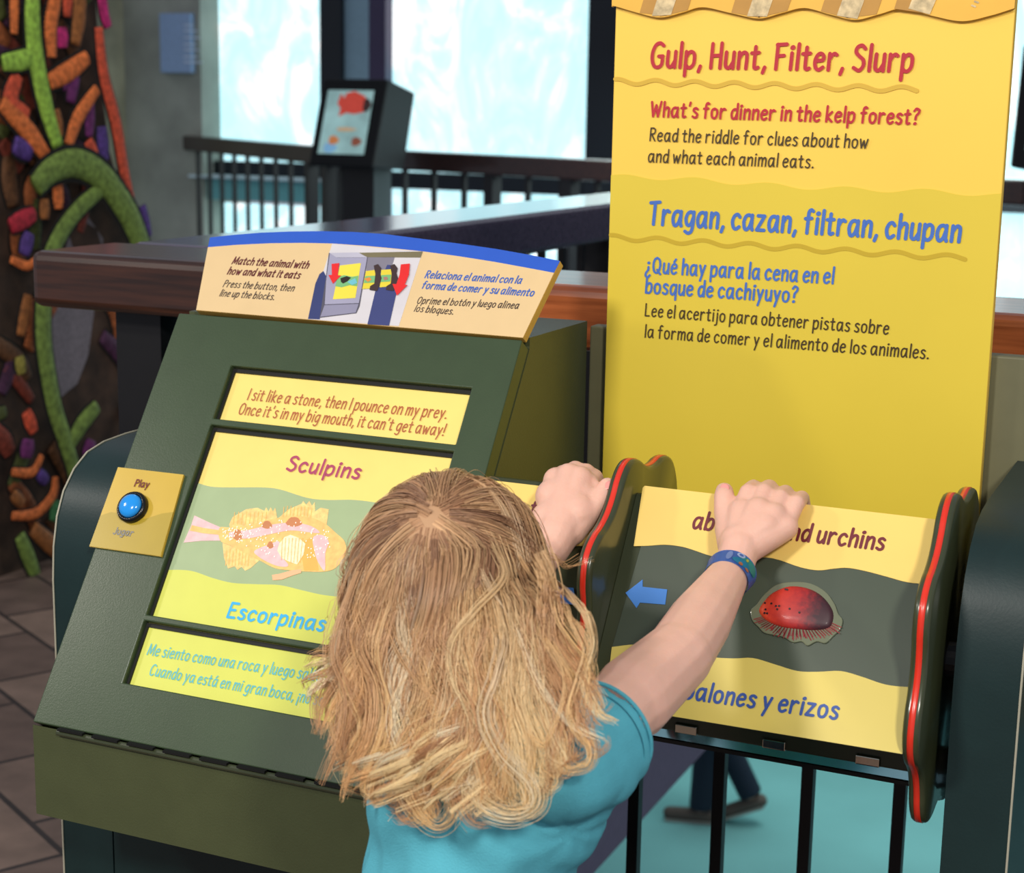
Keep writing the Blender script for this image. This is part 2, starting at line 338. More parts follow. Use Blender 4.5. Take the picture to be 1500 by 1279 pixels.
blackbox = mat('black_kiosk', (13, 14, 17), .6, spec=.3)
def far_kiosk(lab, dx, art=True):
    root = empty('display_kiosk', (A1[0]+dx[0], 8.2+dx[1], 1.0)); tag(root, lab, 'kiosk', 'display kiosks on the far railing')
    fb, ft = np.array(onY(451, 239, 8.02)), np.array(onY(473, 115, 8.20)); rb, rt = np.array(onY(546.5, 250, 8.02)), np.array(onY(572, 115, 8.20))
    fb[2] = rb[2] = (fb[2]+rb[2])/2; ft[2] = rt[2] = (ft[2]+rt[2])/2; rt[0] = ft[0]+(rb[0]-fb[0])
    D = np.array([dx[0], dx[1], dx[2]]); fb, ft, rb, rt = fb+D, ft+D, rb+D, rt+D
    bk = np.array([0, .33, -.07]); bkb = np.array([0, .36, -.02])
    bm = bmesh.new(); v = [bm.verts.new(Vector(p)) for p in (fb, rb, rt, ft, fb+bkb, rb+bkb, rt+bk, ft+bk)]
    for f in ((0, 1, 2, 3), (5, 4, 7, 6), (1, 5, 6, 2), (4, 0, 3, 7), (3, 2, 6, 7), (4, 5, 1, 0)): bm.faces.new([v[i] for i in f])
    from_bm('housing', bm, blackbox, root, bevel=.015)
    U = (rb-fb)/np.linalg.norm(rb-fb); V = (ft-fb); w, h = np.linalg.norm(rb-fb), np.linalg.norm(V); V = V/h
    S = Surf(fb, U, V)
    def rect(u0, v0, u1, v1, hh): return [S.xyz(u0*w, v0*h, hh), S.xyz(u1*w, v0*h, hh), S.xyz(u1*w, v1*h, hh), S.xyz(u0*w, v1*h, hh)]
    sc = prism('screen', rect(.13, .14, .83, .86, .004), S.N*.004, mat('far_screen', (150, 186, 184), .3, emit=.45, var=.2, scale=8), root)
    def blob(name, cu, cv, ru, rv, m, hh=.010):
        return prism(name, [S.xyz((cu+ru*math.cos(a)*(1+.18*math.cos(3*a)))*w, (cv+rv*math.sin(a))*h, hh) for a in np.linspace(0, 2*math.pi, 20)[:-1]], S.N*.002, m, sc)
    if art:
        bm = bmesh.new()
        fish = [(.40, .70), (.44, .66), (.43, .60), (.50, .63), (.58, .62), (.68, .64), (.72, .69), (.66, .76), (.55, .80), (.47, .78), (.46, .74), (.42, .78)]
        bm_prism(bm, [S.xyz((.56+(a-.56)*1.55)*w, (.69+(b-.69)*1.45)*h, .010) for a, b in fish], S.N*.002); from_bm('fish_picture', bm, mat('far_fish_red', (214, 74, 58), .4, emit=.35), sc)
        blob('fish_head', .765, .69, .06, .075, mat('far_fish_dark', (70, 44, 40), .4, emit=.2), .0125)
        blob('fish_picture', .50, .415, .15, .022, mat('far_fish_tan', (206, 170, 130), .4, emit=.35))
        blob('fish_picture', .34, .29, .075, .05, mat('far_fish_orange', (214, 132, 78), .4, emit=.35))
        blob('fish_picture', .69, .28, .075, .05, mat('far_fish_brown', (150, 84, 62), .4, emit=.3))
        blob('wave_picture', .30, .205, .10, .055, mat('far_wave_blue', (128, 178, 214), .4, emit=.4), .009)
    bm = bmesh.new(); c = (fb+rb)/2+np.array([0, .3, 0]); bm_box(bm, (c[0]-.10, c[1]-.10, -.02), (c[0]+.10, c[1]+.10, fb[2]+.01)); from_bm('pedestal', bm, ironblk, root)
far_kiosk('black slanted box screen showing a red fish, mounted on the far railing', (0, 0, 0))

# kiosk and rail to the right of the yellow sign
far_kiosk('black box screen half hidden at the right edge of the yellow sign', (onY(1479, 243, 6.75)[0]-onY(451, 239, 8.02)[0], 6.75-8.02, .14), False)

# ------------------------------------------------------------------ near railing
wood_n = [(0, .52, wood('shaded_handrail', (42, 23, 15), (72, 40, 26), .28)), (.5205, 9, wood('lit_handrail', (128, 64, 32), (182, 100, 56), .3))]  # one handrail: darker and lighter wood colours paint its shaded and lit stretches
near = empty('railing', (-.6, 1.74, 0)); tag(near, 'near railing with thick brown wooden handrail behind the yellow sign and kiosk', 'railing', 'railings of the balcony')
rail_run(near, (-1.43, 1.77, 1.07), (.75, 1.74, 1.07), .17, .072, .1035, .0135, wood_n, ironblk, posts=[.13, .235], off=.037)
leg = empty('railing', (-1.31, 3.4, 0)); tag(leg, 'side railing running away from the near corner with a handrail coloured mauve grey for cool light', 'railing', 'railings of the balcony')
rail_run(leg, (-1.315, 1.86, 1.07), (-1.285, 5.5, 1.07), .19, .075, .1035, .0135, wood('cool_lit_handrail', (66, 58, 76), (84, 74, 92), .18), ironblk, posts=[1.5, 3.0])  # mauve grey colour carries the cool light that falls on brown wood

# ------------------------------------------------------------------ painted mural
XM = -3.0
mural = empty('mural', (XM, 3.6, 0)); tag(mural, 'painted mural wall of tangled green, orange and purple sea creatures on the left', 'mural')
MS = Surf((XM, 3.0, 0), (0, 1, 0), (0, 0, 1))
edge = [(-120, -60), (138, -60), (145, 100), (160, 220), (190, 330), (215, 420), (250, 560), (290, 700), (300, 760)]
pts = [MS.xyz(*MS.uv(*p)) for p in edge]
pts += [Vector((XM, pts[-1].y+.05, 0)), Vector((XM, pts[0].y, 0))]
prism('panel', pts, (-.25, 0, 0), mat('mural_dark', (66, 48, 36), .8, var=.6, scale=12), mural)
NX = Vector((1, 0, 0))
def speck(name, rgb, amt=.45, scale=70):
    return mat('mural_'+name, rgb, .75, var=amt, scale=scale)
outline_m = mat('mural_outline', (22, 20, 16), .85)
ntent = [0]
def tentacle(pts, w, m, ribs=False, curve=True, lay=None):
    ntent[0] += 1; hh = .002+.0007*ntent[0] if lay is None else lay
    uv = [MS.uv(*p) for p in pts]
    uv = catmull(uv, 7) if curve and len(uv) > 2 else [np.array(uv[0])*(1-t)+np.array(uv[-1])*t for t in np.linspace(0, 1, 12)]
    wm = w*4.75/F*1.12
    P = [MS.xyz(u, v, hh) for u, v in uv]; n = len(P)
    r = [wm/2*(.72+.28*math.sin(math.pi*min(1, max(0, (i+.8)/(n))))) for i in range(n)]
    bm = bmesh.new(); bm_tube(bm, P, [x*1.30 for x in r], 12, flat=(NX, .06)); o = from_bm('tentacle_outline', bm, outline_m, mural)
    if ribs:   # segmented skin
        Q = []; rr = []
        cum = np.concatenate([[0], np.cumsum([np.linalg.norm(uv[i+1]-uv[i]) for i in range(n-1)])]); tot = cum[-1]; k = max(6, int(tot/.011))
        for s in np.linspace(0, tot, k*4+1):
            u = np.interp(s, cum, [a[0] for a in uv]); v = np.interp(s, cum, [a[1] for a in uv]); Q.append(MS.xyz(u, v, hh+.002)); rr.append(np.interp(s, cum, r)*(.86+.16*abs(math.sin(math.pi*s/tot*k))))
        bm = bmesh.new(); bm_tube(bm, Q, rr, 12, flat=(NX, .35))
    else:
        bm = bmesh.new(); bm_tube(bm, [p+NX*.002 for p in P], r, 12, flat=(NX, .32))
    return from_bm('tentacle', bm, m, mural, smooth=True)
gr1, gr2 = speck('lime', (150, 190, 70)), speck('moss', (112, 136, 60))
orr, ore, oro = speck('orange', (226, 116, 56)), speck('redorange', (206, 82, 52)), speck('ochre', (150, 92, 44))
pur, mag, vio, crm = speck('purple', (104, 40, 96)), speck('magenta', (190, 40, 110)), speck('violet', (84, 58, 128)), speck('crimson', (170, 36, 52))
grey_m = mat('mural_grey', (122, 116, 122), .85, var=.18, scale=90)
gp = [(70, 470), (62, 520), (66, 570), (78, 590), (112, 562), (128, 520), (140, 430), (150, 350), (128, 318), (100, 345)]
prism('grey_patch', [MS.xyz(*MS.uv(*p), .002) for p in gp], NX*.001, grey_m, mural)
dk = speck('dark', (40, 38, 44))
prism('dark_patch', [MS.xyz(*MS.uv(*p), .0035) for p in [(108, 318), (140, 335), (150, 372), (108, 372), (100, 345)]], NX*.001, dk, mural)
mr_ = random.Random(3)
dull = [speck('dull_brown', (104, 68, 40)), speck('dull_red', (132, 58, 42)), speck('dull_plum', (76, 42, 70)), speck('dull_green', (84, 92, 44)), speck('dull_orange', (158, 88, 46))]
for k in range(62):
    y_ = mr_.uniform(-30, 800); xm = np.interp(y_, [0, 220, 330, 560, 760], [128, 148, 172, 215, 240]); x_ = mr_.uniform(-15, xm-12); a_ = mr_.uniform(-1.2, 1.2); L_ = mr_.uniform(22, 44)
    if 55 < x_ < 150 and 310 < y_ < 600: continue
    tentacle([(x_-L_*math.sin(a_), y_-L_*math.cos(a_)), (x_+mr_.uniform(-6, 6), y_), (x_+L_*math.sin(a_)*.6, y_+L_*math.cos(a_))], mr_.uniform(18, 30), dull[k % 5], k % 3 == 0, True, .0005)
for p, w, m, rb in (
    ([(3, -40), (2, 50)], 16, orr, 1), ([(98, -60), (98, 20), (92, 66)], 24, oro, 0), ([(80, -40), (80, 25)], 18, ore, 0), ([(70, 40), (72, 70)], 24, mag, 0), ([(128, -60), (132, 10), (140, 40)], 18, mag, 0),
    ([(70, 125), (88, 110), (84, 150)], 22, pur, 0), ([(20, 170), (-5, 150), (5, 110)], 26, ore, 0), ([(0, 210), (25, 225)], 26, vio, 0), ([(60, 160), (66, 200)], 20, oro, 0), ([(112, 150), (110, 200)], 18, pur, 0),
    ([(128, 185), (132, 235)], 22, vio, 0), ([(-20, 150), (18, 190), (46, 228)], 26, orr, 1), ([(52, -50), (58, -5), (52, 40), (54, 84)], 23, orr, 1), ([(50, 120), (78, 105), (106, 84)], 26, orr, 1),
    ([(78, 212), (92, 172), (120, 130)], 21, orr, 1), ([(122, 40), (130, 110), (148, 180), (160, 250), (172, 300)], 20, ore, 0), ([(30, -60), (24, 0), (26, 60), (36, 120), (48, 170), (62, 214)], 27, gr1, 0), ([(-20, 92), (10, 88), (26, 80)], 24, gr1, 0),
    ([(106, 205), (118, 236)], 20, ore, 0), ([(186, 300), (196, 345)], 16, vio, 0), ([(60, 265), (62, 305)], 20, orr, 1), ([(-10, 330), (26, 312)], 24, crm, 0), ([(10, 372), (18, 340)], 22, vio, 0), ([(40, 320), (40, 290)], 18, oro, 0),
    ([(-10, 378), (14, 388), (26, 380)], 12, orr, 0), ([(15, 430), (10, 460), (4, 490)], 18, oro, 0), ([(2, 520), (6, 545)], 18, speck('gold', (150, 140, 60)), 0), ([(12, 600), (24, 630)], 20, ore, 0), ([(15, 640), (12, 668)], 24, pur, 0), ([(30, 690), (42, 702)], 18, vio, 0),
    ([(108, 642), (100, 668)], 22, pur, 0), ([(-10, 688), (20, 688), (34, 664)], 13, orr, 1), ([(-10, 752), (25, 748), (50, 722), (54, 695)], 15, orr, 1), ([(58, 730), (50, 760)], 20, speck('emerald', (60, 120, 70)), 0), ([(20, 770), (70, 815)], 24, oro, 0), ([(-10, 720), (5, 735)], 18, oro, 0), ([(0, 780), (25, 840)], 22, gr2, 0), ([(90, 700), (70, 740)], 20, oro, 0),
    ([(195, 468), (196, 520), (188, 575), (160, 640)], 17, gr2, 0), ([(205, 488), (222, 505), (223, 535), (206, 552)], 12, orr, 1), ([(200, 585), (208, 610)], 20, ore, 0), ([(235, 560), (240, 620)], 14, oro, 0), ([(165, 480), (162, 500)], 12, gr1, 0),
    ([(112, 592), (90, 618), (72, 648)], 24, gr2, 0), ([(122, 272), (84, 305), (55, 345), (38, 390), (32, 450), (34, 510), (48, 590), (64, 640), (78, 690), (80, 740)], 27, gr2, 0),
    ([(20, 272), (44, 248), (80, 238), (118, 258), (150, 300), (170, 340), (186, 390), (194, 440)], 38, gr2, 0)):
    tentacle(p, w, m, rb, len(p) > 2)

# ------------------------------------------------------------------ touch-screen kiosk
olive = mat('olive_paint', (74, 80, 52), .38, var=.05, scale=30, bump=.12, bscale=500)
olive2 = mat('olive_cover_paint', (58, 74, 50), .32, var=.05, scale=30, bump=.05, bscale=600)
olive_d = mat('olive_gloss', (58, 64, 42), .28, var=.05, coat=.3)
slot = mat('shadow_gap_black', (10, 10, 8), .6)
KX0, KX1 = -.985, -.608
kiosk = empty('display_kiosk', (-.79, 1.35, .61)); tag(kiosk, 'olive slanted kiosk with yellow sculpin screen, blue play button and cream header', 'kiosk')
dn = (.020*CL, -.020*SL)
prof = [(1.14, .61), (1.14, .697), (1.1425+dn[0], .700+dn[1]), (1.381+dn[0], 1.051+dn[1]), (1.398, 1.051), (1.541, 1.051), (1.541, .61)]
prism('housing', [(KX0, y, z) for y, z in prof], (KX1-KX0, 0, 0), olive, kiosk)
WU, HV = KX1-KX0, .4252
us = (.0805, .3405); vs = (.0503, .1102, .1160, .3095, .3162, .3731)
bm = bmesh.new(); T = -FACE.N*.019
def rect(u0, v0, u1, v1, h=0, S=FACE): return [S.xyz(u0, v0, h), S.xyz(u1, v0, h), S.xyz(u1, v1, h), S.xyz(u0, v1, h)]
uu = [0, us[0], us[1], WU]; vv = [0, *vs, HV]
grid = {(i, j): None for i in range(4) for j in range(8)}
tv = {k: bm.verts.new(FACE.xyz(uu[k[0]], vv[k[1]])) for k in grid}; bv = {k: bm.verts.new(FACE.xyz(uu[k[0]], vv[k[1]])+Vector(T)) for k in grid}
solid = {(i, j) for i in range(3) for j in range(7)}-{(1, 1), (1, 3), (1, 5)}
for i, j in solid:
    q = [(i, j), (i+1, j), (i+1, j+1), (i, j+1)]
    bm.faces.new([tv[k] for k in q]); bm.faces.new([bv[k] for k in q][::-1])
    for (a, b), nb in (((0, 1), (i, j-1)), ((1, 2), (i+1, j)), ((2, 3), (i, j+1)), ((3, 0), (i-1, j))):
        if nb not in solid: bm.faces.new((tv[q[a]], bv[q[a]], bv[q[b]], tv[q[b]]))
from_bm('front_cover', bm, olive2, kiosk, bevel=.0012)
# hinge along the lower front edge
bm = bmesh.new()
bm_tube(bm, [(KX0+.03, 1.1385, .6955), (KX1-.01, 1.1385, .6955)], .0032, 10)
hg = from_bm('hinge', bm, olive_d, kiosk)
bm = bmesh.new()
for k in range(9):
    a = KX0+.03+k*.0385; bm_box(bm, (a+.002, 1.1345, .6985), (a+.030, 1.1395, .7005))
from_bm('slot', bm, slot, hg)
# glowing screen behind the three openings
EM = .38
scr_y = mat('screen_yellow', (220, 198, 112), .25, emit=EM, var=.02); scr_g = mat('screen_lime', (196, 198, 92), .25, emit=EM, var=.02); scr_m = mat('screen_sage', (150, 166, 126), .25, emit=EM, var=.03)
SCR = Surf(FACE.P-FACE.N*.008, FACE.U, FACE.V)
scr = prism('screen', rect(us[0]-.006, vs[0]-.006, us[1]+.006, vs[5]+.004, -.008), -FACE.N*.010, scr_y, kiosk)
tag(scr, 'lit yellow screen with a sculpin and riddle text')
def f8(*p): return [(200+x*.32854, 640+y*.32854) for x, y in p]
def sdec(name, pts, m, h, smooth=False): return decal(name, SCR, pts, m, scr, h, smooth, t=.00012)
wt = catmull(f8((225, 196), (255, 200), (330, 222), (430, 226), (560, 226), (640, 235), (760, 272), (850, 282), (974, 282), (1100, 300), (1200, 330), (1330, 345)), 5)
wb = catmull(f8((80, 597), (120, 595), (200, 594), (260, 602), (340, 630), (430, 652), (540, 658), (640, 662), (740, 685), (830, 705), (930, 715), (1100, 722), (1250, 750)), 5)
sdec('wave_band', [tuple(p) for p in wt]+[tuple(p) for p in wb[::-1]], scr_m, .0003)
sdec('lime_band', [tuple(p) for p in wb]+f8((1180, 1400), (-120, 1130)), scr_g, .0003)
E3 = EM
fo = mat('fish_orange', (232, 178, 108), .3, emit=E3, var=.12, scale=160); ft_ = mat('fish_fin', (240, 186, 118), .3, emit=E3, var=.22, scale=220); fl = mat('fish_lilac', (214, 176, 176), .3, emit=E3, var=.1, scale=150)
fb_ = mat('fish_brown', (186, 122, 80), .3, emit=E3*.9); fw = mat('fish_white', (250, 240, 226), .3, emit=E3); fpk = mat('fish_pink', (240, 170, 128), .3, emit=E3); fpe = mat('fish_pectoral', (226, 214, 176), .3, emit=E3, var=.2, scale=260); foy = mat('fish_deep_orange', (232, 166, 84), .3, emit=E3)
fishp = sdec('fish_picture', f8((372, 408), (420, 406), (500, 396), (600, 370), (700, 355), (790, 365), (850, 395), (890, 430), (930, 470), (935, 530), (890, 585), (840, 602), (760, 602), (690, 597), (620, 587), (560, 557), (500, 527), (430, 490), (376, 464)), fo, .0010, True)
def fdec(name, pts, m, h, smooth=False): return decal(name, SCR, f8(*pts), m, fishp if False else scr, h, smooth, t=.0001)
fdec('fish_tail', [(384, 408), (330, 385), (260, 352), (244, 400), (212, 473), (290, 465), (380, 464)], fl, .0008)
fdec('fish_tail', [(384, 420), (300, 408), (250, 396), (240, 420), (300, 432), (384, 440)], fo, .0012)
fdec('fish_fin', [(415, 392), (430, 360), (490, 325), (540, 318), (572, 332), (580, 316), (590, 335), (600, 316), (610, 335), (620, 318), (628, 362), (600, 380), (540, 396), (420, 410)], ft_, .0007)
fdec('fish_fin', [(630, 368), (680, 325), (738, 300), (745, 288), (758, 305), (772, 288), (784, 310), (796, 293), (797, 335), (822, 318), (858, 325), (848, 400), (760, 380), (690, 368)], ft_, .0007)
fdec('fish_fin', [(386, 475), (392, 540), (410, 588), (440, 578), (452, 594), (470, 580), (486, 598), (512, 585), (548, 552), (500, 515)], ft_, .0007)
fdec('fish_fin', [(607, 618), (640, 613), (700, 596), (738, 592), (736, 608), (700, 619), (650, 638), (610, 641)], fpk, .0012)
fdec('fish_band', [(420, 428), (500, 418), (600, 395), (700, 385), (780, 400), (820, 430), (770, 428), (690, 420), (600, 436), (500, 455), (430, 452)], fl, .0014, True)
fdec('fish_band', [(530, 510), (600, 480), (640, 470), (640, 520), (680, 575), (640, 580), (590, 562), (545, 535)], fl, .0014, True)
fdec('fish_gill', [(790, 452), (830, 440), (860, 470), (845, 520), (842, 598), (812, 560), (796, 510)], fl, .0014, True)
fdec('fish_gill', [(740, 470), (790, 450), (802, 520), (815, 598), (750, 598), (740, 540)], foy, .0013)
for cx, cy, rx, ry in ((455, 440, 20, 25), (585, 395, 22, 18), (705, 382, 34, 22), (600, 485, 14, 16)):
    fdec('fish_spot', [(cx+rx*math.cos(a)*(1+.2*math.sin(3*a)), cy+ry*math.sin(a)) for a in np.linspace(0, 2*math.pi, 14)[:-1]], fb_, .0016)
fdec('fish_fin', [(632, 510), (640, 480), (665, 450), (690, 440), (730, 455), (757, 480), (748, 530), (720, 572), (690, 562), (652, 545)], fpe, .0018)
bm = bmesh.new()
for k in range(7):
    a = SCR.uv(*f8((655+k*15, 455))[0]); b = SCR.uv(*f8((650+k*14, 552+(k > 2)*12))[0]); bm_stroke(bm, [a, b], .0005, lambda u, v: SCR.xyz(u, v, .0021))
for fx0, fx1, y0, y1, n in ((440, 600, 335, 392, 9), (660, 800, 310, 365, 9), (405, 520, 500, 575, 8)):
    for k in range(n):
        x = fx0+(fx1-fx0)*k/n; a = SCR.uv(*f8((x, y0+random.random()*10))[0]); b = SCR.uv(*f8((x-6, y1))[0]); bm_stroke(bm, [a, b], .0005, lambda u, v: SCR.xyz(u, v, .0010))
from_bm('fish_rays', bm, foy, scr)
bm = bmesh.new()
spots = []
while len(spots) < 150:
    t = random.random(); x = 390+480*t; mid = 432+22*math.sin(t*3)+(40*max(0, t-.3)); hw = 22+75*math.sin(math.pi*min(1, t*.75+.05))**2
    y = mid+hw*(2*random.random()-1)*.95
    if 632 < x < 757 and y > 440: continue
    spots.append((x, y))
for x, y in spots:
    c = SCR.uv(*f8((x, y))[0]); ring = [bm.verts.new(SCR.xyz(c[0]+.00065*math.cos(a), c[1]+.00065*math.sin(a), .0022)) for a in np.linspace(0, 2*math.pi, 7)[:-1]]; bm.faces.new(ring)
from_bm('fish_dots', bm, fw, scr)
lettering('riddle_lettering', scr, SCR, [('I sit like a stone, then I pounce on my prey.', (362, 586), (653, 614), 16.5), ("Once it's in my big mouth, it can't get away!", (349, 607), (649, 639), 16.5)], mat('print_rust', (158, 88, 52), .4, emit=.3), 1.75)
lettering('title_lettering', scr, SCR, [('Sculpins', (419.4, 689.3), (525, 702), 21)], mat('print_plum', (158, 62, 92), .4, emit=.3), 3.5, h=.0012)
lettering('title_lettering', scr, SCR, [('Escorpinas', (332, 904.5), (473, 925), 22)], mat('print_sky', (50, 160, 206), .4, emit=.35), 3.7, h=.0012)
lettering('riddle_lettering', scr, SCR, [('Me siento como una roca y luego salto', (215.8, 959.3), (453, 996.4), 16.5, 35), ('Cuando ya est\u00e1 en mi gran boca, \u00a1no se', (219, 989.2), (453, 1031), 16.5, 35)], mat('print_teal', (84, 166, 172), .4, emit=.35), 1.8, h=.0012)
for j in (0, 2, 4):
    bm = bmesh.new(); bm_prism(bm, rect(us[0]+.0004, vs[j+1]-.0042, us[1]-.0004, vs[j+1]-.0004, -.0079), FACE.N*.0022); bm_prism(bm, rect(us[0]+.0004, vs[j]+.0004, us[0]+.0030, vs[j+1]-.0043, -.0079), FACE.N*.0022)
    from_bm('recess_shade', bm, slot, scr)  # black strips stand for the shade inside each opening's top and left edges
# play button plate
pl = decal('button_plate', FACE, [(175, 686), (271, 697), (238, 817), (133, 802)], mat('plate_yellow', (206, 172, 60), .30, coat=.25, var=.03), kiosk, .0002, t=.0025)
tag(pl, 'glossy yellow plate around the blue push button')
decal('wave_print', FACE, [(150, 757), (165, 752), (180, 754), (215, 762), (240, 754), (256, 752), (237.5, 816.5), (133.6, 801.5)], mat('plate_olive_yellow', (180, 154, 46), .30, coat=.25, var=.03), pl, .0029)
lettering('lettering', pl, FACE, [('Play', (198.9, 714.2), (218.9, 716.4), 10)], mat('print_maroon', (112, 36, 34), .5), 1.7, h=.0034)
lettering('lettering', pl, FACE, [('Jugar', (168.2, 784), (196, 787.5), 10)], mat('print_silver', (120, 118, 112), .4, metal=.3), 1.9, h=.0034)
def lathe(name, S, u, v, prof, m, parent, seg=32):
    bm = bmesh.new(); rings = []
    for r, h in prof: rings.append([bm.verts.new(S.xyz(u+r*math.cos(2*math.pi*k/seg), v+r*math.sin(2*math.pi*k/seg), h)) for k in range(seg)] if r > 1e-6 else [bm.verts.new(S.xyz(u, v, h))])
    for a, b in zip(rings, rings[1:]):
        for k in range(seg):
            if len(b) == 1: bm.faces.new((a[k], a[(k+1) % seg], b[0]))
            else: bm.faces.new((a[k], a[(k+1) % seg], b[(k+1) % seg], b[k]))
    return from_bm(name, bm, m, parent, smooth=True)
cu, cv = FACE.uv(198.5, 746.5)
ring = lathe('button_ring', FACE, cu, cv, [(.0155, .002), (.0158, .007), (.0145, .0095), (.0120, .0095), (.0118, .006), (0, .006)], mat('black_plastic', (14, 15, 16), .25), pl)
lathe('push_button', FACE, cu, cv, [(.0116, .006), (.0116, .0105), (.0106, .0125), (.007, .0142), (.003, .0149), (0, .015)], mat('button_blue', (28, 142, 226), .14, coat=.5, var=.02, emit=.12), pl)
# header board standing on the kiosk top
def f5(*p): return [(270+x*.386667, 320+y*.386667) for x, y in p]
HB = Surf(FACE.P+FACE.N*0, FACE.U, FACE.V)
arch = f5((100, 75), (180, 66), (290, 57), (400, 52.5), (520, 51), (640, 54), (760, 62), (900, 80), (1040, 98), (1180, 118), (1310, 141), (1425, 164))
outl = f5((47, 350))+arch+f5((1285, 455))
hd = prism('header_board', HB.poly(outl, .001), -FACE.N*.009, mat('tan_board_edge', (206, 164, 78), .5), kiosk); tag(hd, 'cream arched header board with blue top edge')
cream = mat('header_cream', (226, 196, 146), .35, var=.02); hblue = mat('header_blue', (46, 92, 196), .35, var=.03)
band = f5((92, 112), (200, 103), (330, 97), (450, 95.5), (563, 98), (680, 106), (800, 117), (907, 128), (1040, 146), (1180, 168), (1300, 190), (1402, 209))
decal('cream_face', HB, f5((47.5, 349.5))+band+f5((1284.5, 454.5)), cream, hd, .0012)
decal('blue_edge', HB, band+arch[::-1], hblue, hd, .0012)
def ill(name, rgb, pts, h): return decal(name, HB, f5(*pts), mat('ink_%d_%d_%d' % rgb, rgb, .4, var=.03), hd, h, t=.0001)
P_ = 'picture'
ill(P_, (212, 208, 212), [(563, 99), (905, 129), (815, 411), (471, 385)], .0016)
ill(P_, (120, 112, 84), [(660, 134), (906, 129), (898, 152), (694, 151)], .0019)
ill(P_, (128, 124, 138), [(694, 151), (800, 150), (785, 200), (740, 262), (690, 258)], .0019)
ill(P_, (52, 62, 112), [(530, 203), (545, 232), (516, 386), (472, 384), (500, 250), (515, 215)], .0019)
ill(P_, (186, 184, 200), [(553, 135), (662, 133), (697, 152), (580, 152)], .0021)
ill(P_, (84, 82, 96), [(551, 134), (582, 150), (699, 150), (667, 337), (655, 363), (516, 380), (538, 240)], .0020)
ill(P_, (160, 158, 182), [(555, 137), (582, 153), (696, 153), (665, 325), (536, 330), (541, 240)], .0022)
ill(P_, (142, 140, 164), [(535, 333), (664, 328), (653, 361), (519, 377)], .0022)
ill(P_, (238, 220, 74), [(593, 183), (673, 174), (652, 306), (567, 311)], .0024)
ill(P_, (120, 182, 120), [(585, 226), (610, 220), (640, 226), (664, 222), (658, 262), (630, 258), (600, 266), (576, 262)], .0026)
ill(P_, (40, 32, 26), [(596, 232), (620, 224), (636, 230), (622, 244), (606, 252), (598, 246)], .0028)
ill(P_, (110, 190, 205), [(622, 246), (652, 232), (660, 250), (640, 258)], .0028)
ill(P_, (60, 68, 120), [(772, 180), (798, 182), (806, 290), (779, 410), (697, 405), (728, 275), (750, 230)], .0021)
ill(P_, (226, 206, 60), [(692, 204), (728, 200), (738, 268), (678, 272)], .0024)
ill(P_, (120, 182, 120), [(690, 224), (730, 222), (734, 248), (684, 250)], .0026)
ill(P_, (226, 140, 60), [(686, 234), (706, 228), (714, 238), (700, 246)], .0028)
ill(P_, (226, 206, 60), [(750, 200), (790, 197), (786, 262), (744, 266)], .0024)
ill(P_, (120, 182, 120), [(750, 220), (788, 218), (784, 244), (748, 246)], .0026)
ill(P_, (170, 120, 110), [(758, 228), (772, 226), (776, 236), (762, 240)], .0028)
for ox in (0, 62): ill(P_, (62, 44, 44), [(722+ox, 184), (738+ox, 178), (750+ox, 194), (746+ox, 214), (752+ox, 232), (744+ox, 258), (734+ox, 280), (706+ox, 276), (708+ox, 262), (724+ox, 252), (728+ox, 216)], .0027)
ill(P_, (226, 40, 40), [(563, 178), (592, 175), (586, 221), (599, 222), (568, 253), (551, 220), (564, 220)], .0030)
ill(P_, (226, 40, 40), [(825, 180), (859, 177), (855, 220), (840, 257), (850, 258), (810, 298), (793, 254), (808, 255), (820, 220)], .0030)
hm = mat('header_maroon', (96, 34, 34), .5); hk = mat('header_brown', (70, 54, 46), .5); hbl = mat('header_blue_ink', (62, 98, 178), .5)
lettering('heading_lettering', hd, HB, [('Match the animal with', (340.4, 387.7), (451, 394.6), 10.5), ('how and what it eats', (333.8, 402.7), (438.6, 409.3), 10.5)], hm, 1.7, .2, .0016)
lettering('body_lettering', hd, HB, [('Press the button, then', (327.2, 421.3), (430, 427.9), 9.8), ('line up the blocks.', (322.2, 434.8), (401.5, 440.6), 9.8)], hk, 1.25, .2, .0016)
lettering('heading_lettering', hd, HB, [('Relaciona el animal con la', (622.6, 408.2), (763, 416.7), 10.5), ('forma de comer y su alimento', (618, 423.6), (781, 435.2), 10.5)], hbl, 1.7, .2, .0016)
lettering('body_lettering', hd, HB, [('Oprime el bot\u00f3n y luego alinea', (611, 445.7), (759, 453.4), 9.8), ('los bloques.', (607, 457.3), (663.6, 461.9), 9.8)], hk, 1.3, .2, .0016)
